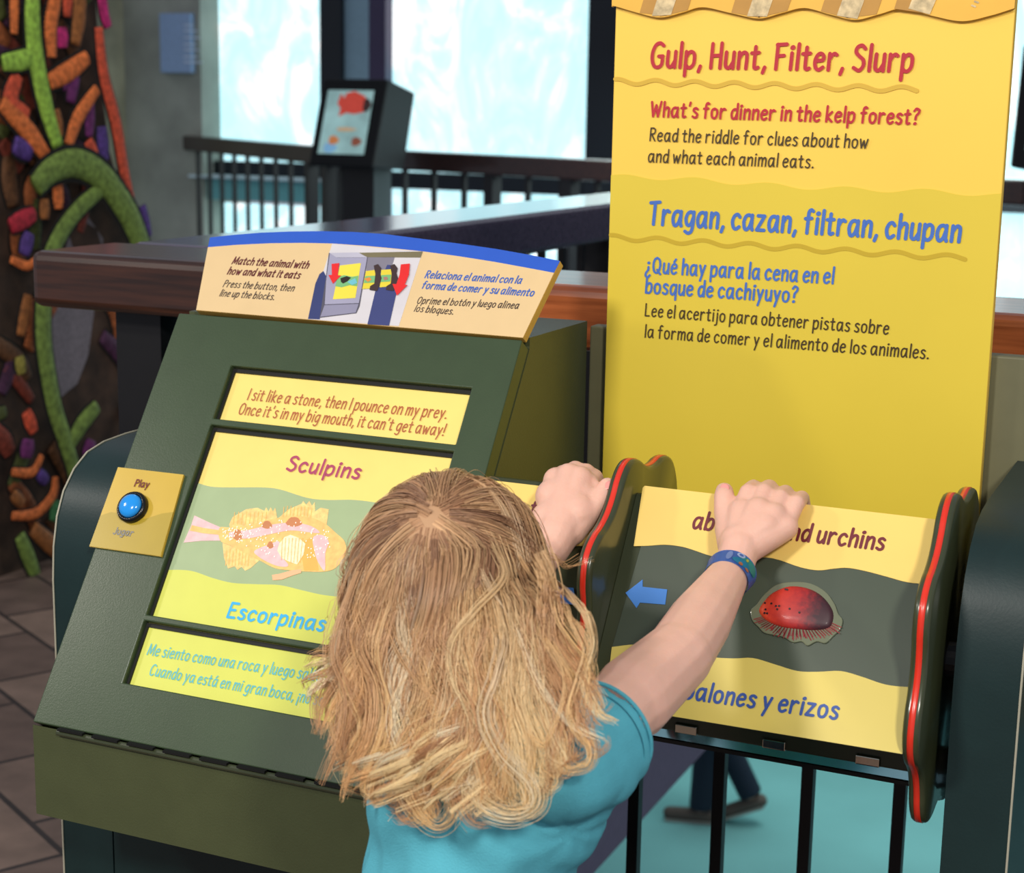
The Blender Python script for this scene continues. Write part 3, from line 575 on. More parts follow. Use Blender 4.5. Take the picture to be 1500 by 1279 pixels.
# cabinet that carries the kiosk, and the two rounded pedestals
tealp = mat('dark_teal_laminate', (20, 42, 42), .42, var=.1, scale=25, bump=.05, bscale=400)
edge_m = mat('laminate_edge', (176, 172, 152), .5)
cab = empty('kiosk_cabinet', (-.80, 1.4, 0)); tag(cab, 'dark teal cabinet under the olive kiosk', 'cabinet')
box('body', (-.985, 1.25, 0), (-.625, 1.54, .6095), tealp, cab, .002)
def pedestal(x0, x1, ztop, lab, edge_side):
    r = empty('pedestal', ((x0+x1)/2, 1.4, 0)); tag(r, lab, 'pedestal', 'dark teal pedestals')
    pr = [(1.25, 0), (1.25, ztop-.125), (1.2525, ztop-.092), (1.259, ztop-.063), (1.270, ztop-.040), (1.287, ztop-.021), (1.308, ztop-.008), (1.335, ztop-.002), (1.37, ztop), (1.54, ztop), (1.54, 0)]
    o = prism('body', [(x0, y, z) for y, z in pr], (x1-x0, 0, 0), tealp, r)
    for p in o.data.polygons: p.use_smooth = len(p.vertices) == 4 and abs(p.normal.x) < .5
    mm = o.modifiers.new('edge', 'EDGE_SPLIT'); mm.split_angle = math.radians(40)
    for xe in edge_side:
        bm = bmesh.new(); bm_tube(bm, [(xe, y-.0005, z+.0005*(z > .1)) for y, z in pr[:-1]], .0009, 6); from_bm('edge_trim', bm, edge_m, r)
pedestal(-1.047, -.9857, .923, 'dark teal rounded pedestal left of the kiosk below the brown handrail corner', (-1.047,))
pedestal(-.184, -.134, .952, 'dark teal rounded pedestal at the right of the turning blocks', (-.134,))

# ------------------------------------------------------------------ back board and yellow sign
board = prism('back_board', [(-.606, 1.5435, .70), (.42, 1.5435, .70), (.42, 1.5435, 1.046), (-.606, 1.5435, 1.046)], (0, .02, 0), mat('olive_board', (108, 106, 78), .5, var=.04), bevel=.002)
tag(board, 'olive grey board running behind the yellow sign below the handrail', 'board')
sign = empty('sign', (-.4, 1.535, .8)); tag(sign, 'tall yellow two-language sign about dinner in the kelp forest', 'sign')
yel = mat('sign_yellow', (250, 208, 84), .42, var=.015, scale=8); yel2 = mat('sign_olive_yellow', (226, 200, 66), .42, var=.02, scale=8); yst = mat('sign_stripe', (216, 176, 58), .42, var=.02); yst2 = mat('sign_stripe_olive', (200, 170, 44), .42, var=.02)
SX0, SX1 = SIGN.uv(893, 345)[0]-.0005, SIGN.uv(1463, 345)[0]
box('panel', (SIGN.P[0]+SX0, 1.53, .80), (SIGN.P[0]+SX1, 1.5425, 1.47), yel, sign, .0015)
def su(x): return SX0+(SX1-SX0)*x
v0, v1 = SIGN.uv(890, 258)[1], SIGN.uv(1465, 287)[1]
bl = [(su(t), v0+(v1-v0)*t+.0022*math.sin(2*math.pi*t*5.1+.4)+.001*math.sin(t*9)) for t in np.linspace(0.001, .999, 90)]
prism('lower_print', [SIGN.xyz(u, v, .0004) for u, v in bl]+[SIGN.xyz(bl[-1][0], .001, .0004), SIGN.xyz(bl[0][0], .001, .0004)], SIGN.N*.0003, yel2, sign)
def wavy(name, p0, p1, w, amp, n, m, h):
    a, b = SIGN.uv(*p0), SIGN.uv(*p1); a[0] = max(a[0], SX0+.002); bm = bmesh.new()
    bm_stroke(bm, [a+(b-a)*t+np.array([0, amp*math.sin(2*math.pi*n*t+1.2)]) for t in np.linspace(0, 1, 140)], w, lambda u, v: SIGN.xyz(u, v, h)); from_bm(name, bm, m, sign)
wavy('wave_stripe', (897, 119), (1343, 131), .0040, .0022, 7.4, yst, .0009)
wavy('wave_stripe', (890, 347), (1414, 378), .0040, .0022, 7.4, yst2, .0011)
red_i, blue_i, dark_i = mat('sign_red', (186, 34, 50), .5), mat('sign_blue', (70, 112, 192), .5), mat('sign_brown', (66, 50, 22), .5)
lettering('title_lettering', sign, SIGN, [('Gulp, Hunt, Filter, Slurp', (954, 98), (1335, 104.6), 35)], red_i, 5.3, .05, .0014)
lettering('heading_lettering', sign, SIGN, [("What's for dinner in the kelp forest?", (953.5, 170.3), (1345, 182), 21)], red_i, 3.4, .05, .0014)
lettering('body_lettering', sign, SIGN, [('Read the riddle for clues about how', (952, 206), (1270.6, 217), 18.5), ('and what each animal eats.', (950, 237), (1191, 246), 18.5)], dark_i, 2.1, .05, .0014)
lettering('title_lettering', sign, SIGN, [('Tragan, cazan, filtran, chupan', (951, 328), (1405, 354), 32)], blue_i, 5.0, .05, .0014)
lettering('heading_lettering', sign, SIGN, [('\u00bfQu\u00e9 hay para la cena en el', (946, 398.5), (1220, 415), 22), ('bosque de cachiyuyo?', (946, 428.6), (1167, 442.7), 22)], blue_i, 3.3, .05, .0014)
lettering('body_lettering', sign, SIGN, [('Lee el acertijo para obtener pistas sobre', (945, 462.5), (1301, 489.4), 18), ('la forma de comer y el alimento de los animales.', (945, 493.5), (1359.5, 525.4), 18)], dark_i, 2.1, .05, .0014)
# wavy header strip with kelp print
HS = Surf(SIGN.P+SIGN.N*.006, SIGN.U, SIGN.V)
wv = catmull([HS.uv(*p) for p in ((896, 10), (900.7, 9), (935, 19), (967, 25.6), (1000, 18), (1029, 10.5), (1070, 19), (1111, 27), (1145, 19), (1178, 11.6), (1215, 21), (1252, 29), (1287, 21), (1322, 12.4), (1365, 23), (1409, 31), (1450, 23), (1486, 12))], 6)
tp = 1.468-SIGN.P[2]
hs = prism('wave_header', [HS.xyz(u, v, 0) for u, v in wv]+[HS.xyz(wv[-1][0], tp), HS.xyz(wv[0][0], tp)], -SIGN.N*.0058, mat('header_orange', (238, 184, 70), .42, var=.03), sign)
kel = mat('kelp_cream', (206, 184, 140), .5, var=.38, scale=130); tan_ = mat('kelp_tan', (190, 140, 62), .5, var=.08)
def hwave(u): return np.interp(u, [p[0] for p in wv], [p[1] for p in wv])
def kelp(px, w, lean, m, h):
    u0 = HS.uv(px, 14)[0]; left, right = [], []
    for t in np.linspace(0, 1, 10):
        v = tp-.004-(1-t)*(tp-.004); uc = u0+lean*(t)
        left.append((uc-w/2*(.8+.2*math.sin(t*5)), t)); right.append((uc+w/2*(.8+.2*math.cos(t*6)), t))
    pts = []
    for u, t in left: b = hwave(u)+.0006; pts.append(HS.xyz(u, b+(tp-.004-b)*t, h))
    for u, t in right[::-1]: b = hwave(u)+.0006; pts.append(HS.xyz(u, b+(tp-.004-b)*t, h))
    prism('kelp_print', pts, SIGN.N*.0002, m, hs)
for px in (955, 985, 1090, 1130, 1222, 1260, 1330): kelp(px, .030, .045, tan_, .0003)
for px in (968, 1108, 1240, 1345): kelp(px, .021, .045, kel, .0007)
bm = bmesh.new(); c = HS.uv(1424, 8)
for k in range(4): a = c+np.array([k*.0022, k*.0034]); bm_stroke(bm, [a, a+np.array([.0028, -.001])], .0016, lambda u, v: HS.xyz(u, v, .0006))
from_bm('small_print', bm, kel, hs)

# ------------------------------------------------------------------ turning blocks with wavy discs
AX = np.array([1.2995, .8345]); RB = .1105
na = math.atan2(SL, -CL)
def blk_prof(r=.006):
    c = [(AX[0]+RB*math.cos(na+a), AX[1]+RB*math.sin(na+a)) for a in (math.radians(60), math.radians(-60), math.radians(180))]
    out = []
    for i in range(3):
        p = np.array(c[i]); a = np.array(c[i-1])-p; b = np.array(c[(i+1) % 3])-p; a /= np.linalg.norm(a); b /= np.linalg.norm(b)
        cc = p+(a+b)/np.linalg.norm(a+b)*r/math.sin(math.radians(30)); p0 = p+a*r/math.tan(math.radians(30)); p1 = p+b*r/math.tan(math.radians(30))
        a0 = math.atan2(*(p0-cc)[::-1]); a1 = math.atan2(*(p1-cc)[::-1]); d = (a1-a0+math.pi) % (2*math.pi)-math.pi
        out += [(cc[0]+r*math.cos(a0+d*t), cc[1]+r*math.sin(a0+d*t)) for t in np.linspace(0, 1, 8)]
    return out
def block_body(x0, x1, parent):
    o = prism('block', [(x0, y, z) for y, z in blk_prof()], (x1-x0, 0, 0), olive_d, parent)
    for p in o.data.polygons: p.use_smooth = abs(p.normal.x) < .5
    mm = o.modifiers.new('edge', 'EDGE_SPLIT'); mm.split_angle = math.radians(35); return o
stripe = mat('disc_red', (222, 50, 30), .3, coat=.4)
def disc(xc, parent):
    DX = (1.327, .832); n = 240; sec = [(-.0068, -.0038), (-.0058, -.0012), (-.0042, 0), (-.0026, .0002), (.0026, .0002), (.0042, 0), (.0058, -.0012), (.0068, -.0038)]
    def R(t): s = math.cos(8*(t-math.radians(76))); return .1315+.0080*(s if s > 0 else -abs(s)**.8)
    bm = bmesh.new(); rings = []
    for x, dr in sec: rings.append([bm.verts.new((xc+x, DX[0]-(R(2*math.pi*k/n)+dr)*math.cos(2*math.pi*k/n), DX[1]+(R(2*math.pi*k/n)+dr)*math.sin(2*math.pi*k/n))) for k in range(n)])
    for a, b in zip(rings, rings[1:]):
        for k in range(n): bm.faces.new((a[k], a[(k+1) % n], b[(k+1) % n], b[k]))
    for rr in (rings[0], rings[-1]):
        c = bm.verts.new((rr[0].co.x, DX[0], DX[1]))
        for k in range(n): bm.faces.new((rr[k], rr[(k+1) % n], c))
    d = from_bm('wavy_disc', bm, olive_d, parent, smooth=True); mm = d.modifiers.new('edge', 'EDGE_SPLIT'); mm.split_angle = math.radians(40)
    bm = bmesh.new(); rings = []
    for x, dr in ((-.0025, -.001), (-.0023, .0007), (.0023, .0007), (.0025, -.001)): rings.append([bm.verts.new((xc+x, DX[0]-(R(2*math.pi*k/n)+dr)*math.cos(2*math.pi*k/n), DX[1]+(R(2*math.pi*k/n)+dr)*math.sin(2*math.pi*k/n))) for k in range(n)])
    for a, b in zip(rings, rings[1:]):
        for k in range(n): bm.faces.new((a[k], a[(k+1) % n], b[(k+1) % n], b[k]))
    s = from_bm('red_stripe', bm, stripe, d, smooth=True); tag(s, 'red stripe round the rim')
byel = mat('block_yellow', (246, 212, 116), .32, var=.02, scale=20, coat=.25); byel2 = mat('block_yellow_low', (222, 202, 104), .32, var=.02, scale=20, coat=.25); sage = mat('block_grey_green', (70, 80, 66), .35, var=.04, scale=12)
abl = mat('arrow_blue', (66, 132, 214), .4); maro = mat('block_maroon', (112, 34, 44), .45); bblu = mat('block_blue', (52, 84, 158), .45)
b2 = empty('turning_block', (-.335, AX[0], AX[1])); tag(b2, 'yellow and grey turning block with abalone picture under the child\'s right hand', 'turning block', 'turning blocks')
block_body(-.4652, -.2108, b2); disc(-.2035, b2)
yt = catmull([(929, 801), (950, 800.5), (975, 799), (1000, 802), (1020, 808), (1041, 815), (1068, 820), (1095, 819), (1122, 817.5), (1144, 822), (1173, 832), (1199, 836.5), (1222, 834), (1243, 833), (1270, 838), (1300, 846), (1330, 854), (1362, 857)], 4)
decal('yellow_panel', FACE, [tuple(p) for p in yt]+[(1373, 766), (1372, 762), (945, 712.7), (942, 716)], byel, b2, .0004, t=.0012)
wl = catmull([(897, 948.7), (930, 945), (961, 946), (1000, 953), (1040, 963), (1075, 965.5), (1103.5, 965), (1135, 974), (1169, 984), (1200, 985), (1232, 984), (1262, 992), (1291, 1002), (1312, 1006), (1342, 1008)], 4)
decal('yellow_panel', FACE, [tuple(p) for p in wl]+[(1326, 1106), (888, 1034), (891, 1000)], byel2, b2, .0004, t=.0012)
decal('grey_panel', FACE, [tuple(p) for p in yt[2:]]+[tuple(p) for p in wl[::-1]], sage, b2, .0002, t=.0006)
lettering('lettering', b2, FACE, [('abalones and urchins', (1014.6, 774.6), (1293, 807), 24.5)], maro, 3.9, .07, .0020)
lettering('lettering', b2, FACE, [('abalones y erizos', (984, 1021), (1225.5, 1054.4), 26)], bblu, 4.1, .07, .0020)
decal('arrow', FACE, [(917, 869.4), (942, 850), (942, 860.5), (978, 864.5), (975, 886.6), (938, 883.7), (933, 891.6)], abl, b2, .0010, t=.0006)
# raised abalone picture in clear plastic
def c2(*p): return [(980+x*.21888, 680+y*.21888) for x, y in p]
clear = mat('clear_plastic', (116, 122, 98), .12, coat=.6, var=.03)
ao = c2((550, 985), (590, 945), (640, 880), (720, 815), (830, 795), (950, 805), (1050, 860), (1110, 940), (1135, 1005), (1165, 1050), (1150, 1110), (1100, 1160), (1050, 1205), (990, 1195), (930, 1222), (890, 1195), (830, 1200), (770, 1165), (700, 1150), (640, 1135), (600, 1095), (560, 1050))
emb = decal('abalone_emblem', FACE, ao, clear, b2, .0008, True, t=.0022)
bd = emb.modifiers.new('b', 'BEVEL'); bd.width = .0008; bd.segments = 2
dome = [FACE.uv(*p) for p in c2((608, 985), (640, 930), (700, 870), (800, 829), (900, 832), (990, 865), (1060, 925), (1104, 1005), (1092, 1085), (1050, 1112), (960, 1120), (860, 1112), (760, 1098), (680, 1068), (630, 1030))]
dome = catmull(dome, 5, True); cc = sum(dome)/len(dome); n = len(dome); bm = bmesh.new(); rings = []
for s, h in ((1, .003), (.97, .0045), (.88, .0058), (.72, .0067), (.5, .0073), (.25, .0077)): rings.append([bm.verts.new(FACE.xyz(*(cc+(p-cc)*s), h)) for p in dome])
for a, b in zip(rings, rings[1:]):
    for k in range(n): bm.faces.new((a[k], a[(k+1) % n], b[(k+1) % n], b[k]))
c = bm.verts.new(FACE.xyz(*cc, .0078))
for k in range(n): bm.faces.new((rings[-1][k], rings[-1][(k+1) % n], c))
am = mat('abalone_shell', (200, 60, 40), .5, coat=.05); nt = am.node_tree; bs = nt.nodes['Principled BSDF']
tc = nt.nodes.new('ShaderNodeTexCoord'); sx = nt.nodes.new('ShaderNodeSeparateXYZ'); nz = nt.nodes.new('ShaderNodeTexNoise'); nz.inputs['Scale'].default_value = 260; nz.inputs['Detail'].default_value = 5
ad = nt.nodes.new('ShaderNodeMath'); ad.operation = 'MULTIPLY_ADD'; rp = nt.nodes.new('ShaderNodeValToRGB')
pl_ = FACE.xyz(*FACE.uv(1113, 900)); pr_ = FACE.xyz(*FACE.uv(1222, 915))
mr = nt.nodes.new('ShaderNodeMapRange'); mr.inputs['From Min'].default_value = pl_.x; mr.inputs['From Max'].default_value = pr_.x
nt.links.new(tc.outputs['Object'], sx.inputs[0]); nt.links.new(tc.outputs['Object'], nz.inputs['Vector']); nt.links.new(sx.outputs['X'], mr.inputs['Value'])
nt.links.new(nz.outputs['Fac'], ad.inputs[0]); ad.inputs[1].default_value = .35; nt.links.new(mr.outputs[0], ad.inputs[2]); nt.links.new(ad.outputs[0], rp.inputs['Fac'])
e = rp.color_ramp.elements; e[0].position = .12; e[0].color = (*lin((232, 84, 40)), 1); e[1].position = 1.0; e[1].color = (*lin((62, 34, 42)), 1)
for p_, col in ((.35, (214, 60, 42)), (.70, (168, 42, 44)), (.88, (98, 36, 44))): q = e.new(p_); q.color = (*lin(col), 1)
nt.links.new(rp.outputs['Color'], bs.inputs['Base Color'])
sh = from_bm('shell', bm, am, emb, smooth=True)
bm = bmesh.new(); fr = [p for p in dome]
for k in range(100):
    t = k/99; a = math.radians(200+t*150); i = min(range(n), key=lambda j: abs(((math.atan2(*(dome[j]-cc)[::-1]) - a+math.pi) % (2*math.pi))-math.pi))
    p = dome[i]; d = (p-cc)/np.linalg.norm(p-cc); L = .0035+.0030*random.random()+(.002 if k % 3 == 0 else 0)
    for _ in range(1): bm_stroke(bm, [p-d*.001, p+d*L+np.array([random.gauss(0, .0006), -.001])], .00065, lambda u, v: FACE.xyz(u, v, .0034))
tag(from_bm('fringe', bm, mat('fringe_red', (136, 34, 38), .5), emb), 'dark red fringe below the shell')
bm = bmesh.new()
for x, y in ((652, 945), (697, 952), (728, 970), (750, 970), (737, 992), (820, 990), (657, 990), (650, 1013), (668, 1016), (790, 855), (802, 858), (885, 1015)):
    c_ = FACE.uv(*c2((x, y))[0]); hh = .0136 if abs(x-800) < 60 else .0112
    q = (c_-cc); ss = 0
    # height of the dome under the dot
    ang = math.atan2(q[1], q[0]); j = min(range(n), key=lambda j: abs(((math.atan2(*(dome[j]-cc)[::-1])-ang+math.pi) % (2*math.pi))-math.pi)); ss = np.linalg.norm(q)/np.linalg.norm(dome[j]-cc)
    hh = np.interp(ss, [0, .25, .5, .72, .88, .97, 1], [.0078, .0077, .0073, .0067, .0058, .0045, .003])+.0007
    bm_tube(bm, [FACE.xyz(*c_, hh-.0012), FACE.xyz(*c_, hh)], .00085, 8)
from_bm('spots', bm, mat('spot_black', (30, 16, 22), .4), emb)
b1 = empty('turning_block', (-.54, AX[0], AX[1])); tag(b1, 'narrow yellow turning block between kiosk and left wavy disc under the child\'s left hand', 'turning block', 'turning blocks')
block_body(-.604, -.4795, b1); disc(-.4725, b1)
uL, uR = -.6035+.985, -.4815+.985
def wv1(t, base, amp): return base+amp*math.sin(t*7+.6)
vt = FACE.uv(760, 706)[1]; vb_ = FACE.uv(868, 806)[1]; vq = FACE.uv(890, 985)[1]
prism('yellow_panel', [FACE.xyz(uL+(uR-uL)*t, vb_+.003*math.sin(t*6+2), .0004) for t in np.linspace(0, 1, 14)]+[FACE.xyz(uR, vt-.002, .0004), FACE.xyz(uL, vt-.002, .0004)], FACE.N*.0012, byel, b1)
prism('yellow_panel', [FACE.xyz(uL+(uR-uL)*t, FACE.uv(890, 955)[1]+.003*math.sin(t*6), .0004) for t in np.linspace(0, 1, 14)]+[FACE.xyz(uR, .105, .0004), FACE.xyz(uL, .105, .0004)], FACE.N*.0012, byel2, b1)
lettering('lettering', b1, FACE, [('fish', (777, 752), (811, 756.5), 17)], maro, 3.4, .07, .0020)
decal('arrow', FACE, [(841, 862), (844, 887), (816, 884), (812, 892), (796, 872), (820, 852), (819, 861)], abl, b1, .0010, t=.0006)
# axle that carries the blocks, and the ledge bar below them
for b_, x0, x1 in ((b1, -.6075, -.603), (b2, -.197, -.1842)):
    bm = bmesh.new(); bm_tube(bm, [(x0, AX[0], AX[1]), (x1, AX[0], AX[1])], .014, 16); from_bm('axle', bm, ironblk, b_)
ledge = empty('guard_bar', (-.4, 1.41, .69)); tag(ledge, 'dark glossy bar with glass strip and chrome clips just below the turning blocks', 'bar')
zb = onY(1150, 1081, 1.41)[2]; z2 = onY(1150, 1097, 1.41)[2]; z3 = onY(1150, 1109, 1.41)[2]; z4 = onY(1150, 1115, 1.41)[2]
XL_, XR_ = -.606, -.1845
box('bar', (XL_, 1.405, z2), (XR_, 1.425, zb+.010), olive_d, ledge, .002)
g = mat('pale_glass', (176, 222, 226), .12, metal=1, var=.05)
prism('glass_strip', [(XL_, 1.4060, z3), (XL_, 1.4085, z2-.0003), (XL_, 1.414, z2-.0003), (XL_, 1.414, z3)], (XR_-XL_, 0, 0), g, ledge)
box('lower_strip', (XL_, 1.403, z4), (XR_, 1.425, z3-.0003), mat('dark_strip', (24, 24, 22), .3), ledge)
chrome = mat('chrome', (200, 196, 180), .12, metal=1, var=.02)
for px, py in ((1006, 1063), (1135, 1084), (1272, 1107)):
    c = onY(px, py, 1.405); w_ = .011
    bm = bmesh.new(); zc = zb-(zb-z2)*.5; bm_box(bm, (c[0]-w_, 1.4015, z2+.0005), (c[0]+w_, 1.4048, zb-.001)); from_bm('clip', bm, chrome, ledge, bevel=.0012)

# ------------------------------------------------------------------ people
def capsule(bm, p0, r0, p1, r1, seg=14, flat0=False, flat1=False, sx=None):
    """closed tapered capsule; sx=(axis vector, factor) widens it along one axis"""
    p0, p1 = np.array(p0, float), np.array(p1, float); t = p1-p0; L = np.linalg.norm(t)
    t = t/L if L > 1e-7 else np.array([0, 0, 1.])
    a = np.cross(t, [0, 0, 1.]) if abs(t[2]) < .9 else np.cross(t, [0, 1., 0]); a /= np.linalg.norm(a); b = np.cross(t, a)
    prof = []
    if flat0: prof += [(0, r0)]
    else: prof += [(-r0*math.cos(k*math.pi/10), r0*math.sin(k*math.pi/10)) for k in range(1, 6)]
    if flat1: prof += [(L, r1)]
    else: prof += [(L+r1*math.sin(k*math.pi/10), r1*math.cos(k*math.pi/10)) for k in range(0, 5)]
    def P(q, c):
        if sx is not None: d = q-c; ax = np.array(sx[0], float); ax /= np.linalg.norm(ax); q = q+ax*(d@ax)*(sx[1]-1)
        return Vector(q)
    rings = []
    for h, r in prof: c = p0+t*h; rings.append([bm.verts.new(P(c+(a*math.cos(2*math.pi*k/seg)+b*math.sin(2*math.pi*k/seg))*r, c)) for k in range(seg)])
    for u, v in zip(rings, rings[1:]):
        for k in range(seg): bm.faces.new((u[k], u[(k+1) % seg], v[(k+1) % seg], v[k]))
    c0 = bm.verts.new(Vector(p0-t*(0 if flat0 else r0))); c1 = bm.verts.new(Vector(p1+t*(0 if flat1 else r1)))
    for k in range(seg): bm.faces.new((rings[0][(k+1) % seg], rings[0][k], c0)); bm.faces.new((rings[-1][k], rings[-1][(k+1) % seg], c1))
def ellipsoid(bm, c, r, axes=None, seg=24, ring=14):
    axes = np.eye(3) if axes is None else np.array(axes); c = np.array(c, float); rows = []
    for i in range(1, ring):
        th = math.pi*i/ring; rows.append([bm.verts.new(Vector(c+axes.T@np.array([r[0]*math.sin(th)*math.cos(2*math.pi*k/seg), r[1]*math.sin(th)*math.sin(2*math.pi*k/seg), r[2]*math.cos(th)]))) for k in range(seg)])
    for u, v in zip(rows, rows[1:]):
        for k in range(seg): bm.faces.new((u[k], v[k], v[(k+1) % seg], u[(k+1) % seg]))
    tp_, bt = bm.verts.new(Vector(c+axes.T@np.array([0, 0, r[2]]))), bm.verts.new(Vector(c-axes.T@np.array([0, 0, r[2]])))
    for k in range(seg): bm.faces.new((tp_, rows[0][k], rows[0][(k+1) % seg])); bm.faces.new((bt, rows[-1][(k+1) % seg], rows[-1][k]))
def remeshed(name, bm, voxel, smooth, m, parent=None, extra=None):
    bmesh.ops.recalc_face_normals(bm, faces=bm.faces)
    me = bpy.data.meshes.new(name); bm.to_mesh(me); bm.free(); tmp = bpy.data.objects.new('tmp', me); COL.objects.link(tmp)
    r = tmp.modifiers.new('r', 'REMESH'); r.mode = 'VOXEL'; r.voxel_size = voxel; r.use_smooth_shade = True
    s = tmp.modifiers.new('s', 'SMOOTH'); s.factor = .5; s.iterations = smooth
    dg = bpy.context.evaluated_depsgraph_get(); out = bpy.data.meshes.new_from_object(tmp.evaluated_get(dg)); bpy.data.objects.remove(tmp); bpy.data.meshes.remove(me)
    out.name = name; out.materials.clear()
    if extra: extra(out)
    return link(name, out, m, parent, smooth=True)
def face_pt(px, py, h): return FACE.at(px, py, h)
skin = mat('child_skin', (232, 184, 164), .48, sss=.25, var=.035, scale=60, bump=.12, bscale=420)
NF, VF = FACE.N, FACE.V

sh_r, sh_l = np.array([-.374, .958, .852]), np.array([-.512, .985, .852])
el_r, el_l = onY(992, 962, 1.085), np.array([-.548, 1.085, .842])
wr_r, wr_l = face_pt(1075, 832, .036), face_pt(806, 803, .036)
neck, head = np.array([-.462, .962, .885]), onY(657, 851, 1.015)
bm = bmesh.new()
# trunk, neck, legs
capsule(bm, (-.452, .957, .79), .046, (-.454, .957, .71), .048, sx=((1, 0, 0), 1.3))
capsule(bm, (-.454, .957, .71), .048, (-.454, .957, .60), .050, sx=((1, 0, 0), 1.25))
capsule(bm, sh_r+np.array([-.02, 0, -.016]), .028, sh_l+np.array([.02, 0, -.016]), .028)
capsule(bm, (-.45, .96, .85), .030, head-np.array([0, .012, .02]), .030)
for s in (-1, 1):
    hip = np.array([-.45+s*.038, .955, .55]); kn = np.array([-.45+s*.042, .975, .29]); an = np.array([-.45+s*.042, .955, .07])
    capsule(bm, hip, .050, kn, .034); capsule(bm, kn, .034, an, .023); capsule(bm, an+np.array([0, -.01, -.035]), .022, an+np.array([s*.008, .075, -.045]), .018)
# head: skull, face, nose, ears, chin
HR = (.0610, .0735, .0715)
ellipsoid(bm, head, HR)
ellipsoid(bm, head+np.array([0, .035, -.042]), (.052, .050, .050)); ellipsoid(bm, head+np.array([0, .066, -.072]), (.020, .016, .015))
capsule(bm, head+np.array([0, .084, -.020]), .006, head+np.array([0, .094, -.036]), .009)
for s in (-1, 1):
    ellipsoid(bm, head+np.array([s*.060, .008, -.020]), (.006, .013, .018)); ellipsoid(bm, head+np.array([s*.026, .055, -.040]), (.018, .016, .016))
capsule(bm, head+np.array([-.013, .0835, -.056]), .0045, head+np.array([.013, .0835, -.056]), .0045)
# right arm and hand
def arm(sh, el, wr):
    capsule(bm, sh, .0275, sh*.5+el*.5, .0265); capsule(bm, sh*.5+el*.5, .029, el, .0255); m_ = el*.62+wr*.38
    capsule(bm, el, .0248, m_, .0238); capsule(bm, m_, .0238, wr*.86+el*.14, .0168); capsule(bm, wr*.86+el*.14, .0168, wr, .0158)
arm(sh_r, el_r, wr_r); arm(sh_l, el_l, wr_l)
def finger(pts, rs):
    for (p, r), (q, r2) in zip(zip(pts, rs), list(zip(pts, rs))[1:]): capsule(bm, p, r, q, r2, 12)
def over(px, py, drop, back):   # a point that has curled over the top ridge of the block
    return face_pt(px, py, .010)+np.array([0, back, -drop])
# right hand: wide palm lying up the block face, fingers bent over the ridge
mc = [face_pt(1087, 752, .021), face_pt(1110, 751, .025), face_pt(1132, 758, .024), face_pt(1149, 772, .020)]
wl_, wr2 = face_pt(1066, 822, .031), face_pt(1092, 828, .031)
for q, r in zip(mc, (.0125, .0128, .0125, .0115)): capsule(bm, face_pt(1081, 808, .032)*.8+q*.2, .0140, q, r)
capsule(bm, wr_r, .0158, face_pt(1083, 804, .033), .0162); capsule(bm, face_pt(1082, 796, .030), .016, face_pt(1120, 772, .026), .0145)
capsule(bm, face_pt(1074, 798, .026), .0130, face_pt(1068, 775, .020), .012)
tip_px = [(1096, 722), (1119, 722), (1143, 730), (1167, 737)]
for (mx, my), q, r in zip(tip_px, mc, (.0078, .0080, .0078, .0070)):
    mid = face_pt(mx, my, .0165); e1 = face_pt(mx+2, my-3, .004)+np.array([0, .012, .000]); e2 = e1+np.array([.001, .012, -.018])
    finger([q, mid, e1, e2], [r*1.15, r, r*.95, r*.85])
finger([face_pt(1070, 782, .022), face_pt(1062, 752, .017), face_pt(1061, 728, .0155), face_pt(1061, 720, .012)], [.0115, .0094, .0088, .0078])
# left hand: a fist closed over the ridge with the thumb along its right side
mcl = [face_pt(861, 710, .020), face_pt(849, 703, .026), face_pt(833, 699, .028), face_pt(815, 704, .024)]
for q, r in zip(mcl, (.0105, .0120, .0122, .0118)): capsule(bm, face_pt(818, 782, .036)*.82+q*.18, .0165, q, r)
capsule(bm, wr_l, .0170, face_pt(818, 780, .034), .0185); capsule(bm, face_pt(806, 762, .030), .017, face_pt(845, 752, .028), .0185); capsule(bm, face_pt(812, 728, .027), .0165, face_pt(850, 728, .024), .0150)
for i, q in enumerate(mcl):
    r = (.0076, .0080, .0080, .0074)[i]; e1 = q+VF*.011-NF*.010; e2 = e1-NF*.016+np.array([0, .004, -.010]); e3 = e2+np.array([0, .002, -.014])
    finger([q, e1, e2, e3], [r*1.25, r*1.05, r*.95, r*.85])
finger([face_pt(838, 778, .030), face_pt(862, 753, .0285), face_pt(880, 729, .0255), face_pt(890, 712, .0225)], [.0125, .0092, .0086, .0076])
child = remeshed('person', bm, .0016, 8, skin)
tag(child, 'small child with long wavy blond hair and turquoise T-shirt reaching up to the blocks', 'person')
nailm = mat('nail_pink', (236, 158, 150), .3, coat=.4)
def nail(c, u, v, n_, ru, rv):
    bm = bmesh.new(); ellipsoid(bm, c, (ru, rv, .0012), [u, v, n_], 14, 8); return from_bm('nail', bm, nailm, child, smooth=True)
nail(face_pt(1061, 716.5, .0205), FACE.U, VF, NF, .0042, .0050)
tdir = face_pt(890, 712, .0225)-face_pt(880, 729, .0255); tdir /= np.linalg.norm(tdir); sd = np.cross(NF, tdir)
nail(face_pt(890, 711, .0295), sd, tdir, NF, .0038, .0050)
for s in (-1, 1):
    bm = bmesh.new(); ellipsoid(bm, head+np.array([s*.027, .079, -.012]), (.0095, .006, .007)); from_bm('eye', bm, mat('eye_white', (236, 232, 226), .2), child, smooth=True)
    bm = bmesh.new(); ellipsoid(bm, head+np.array([s*.027, .0835, -.013]), (.0042, .0022, .0042)); from_bm('iris', bm, mat('iris_blue', (60, 90, 120), .2), child, smooth=True)
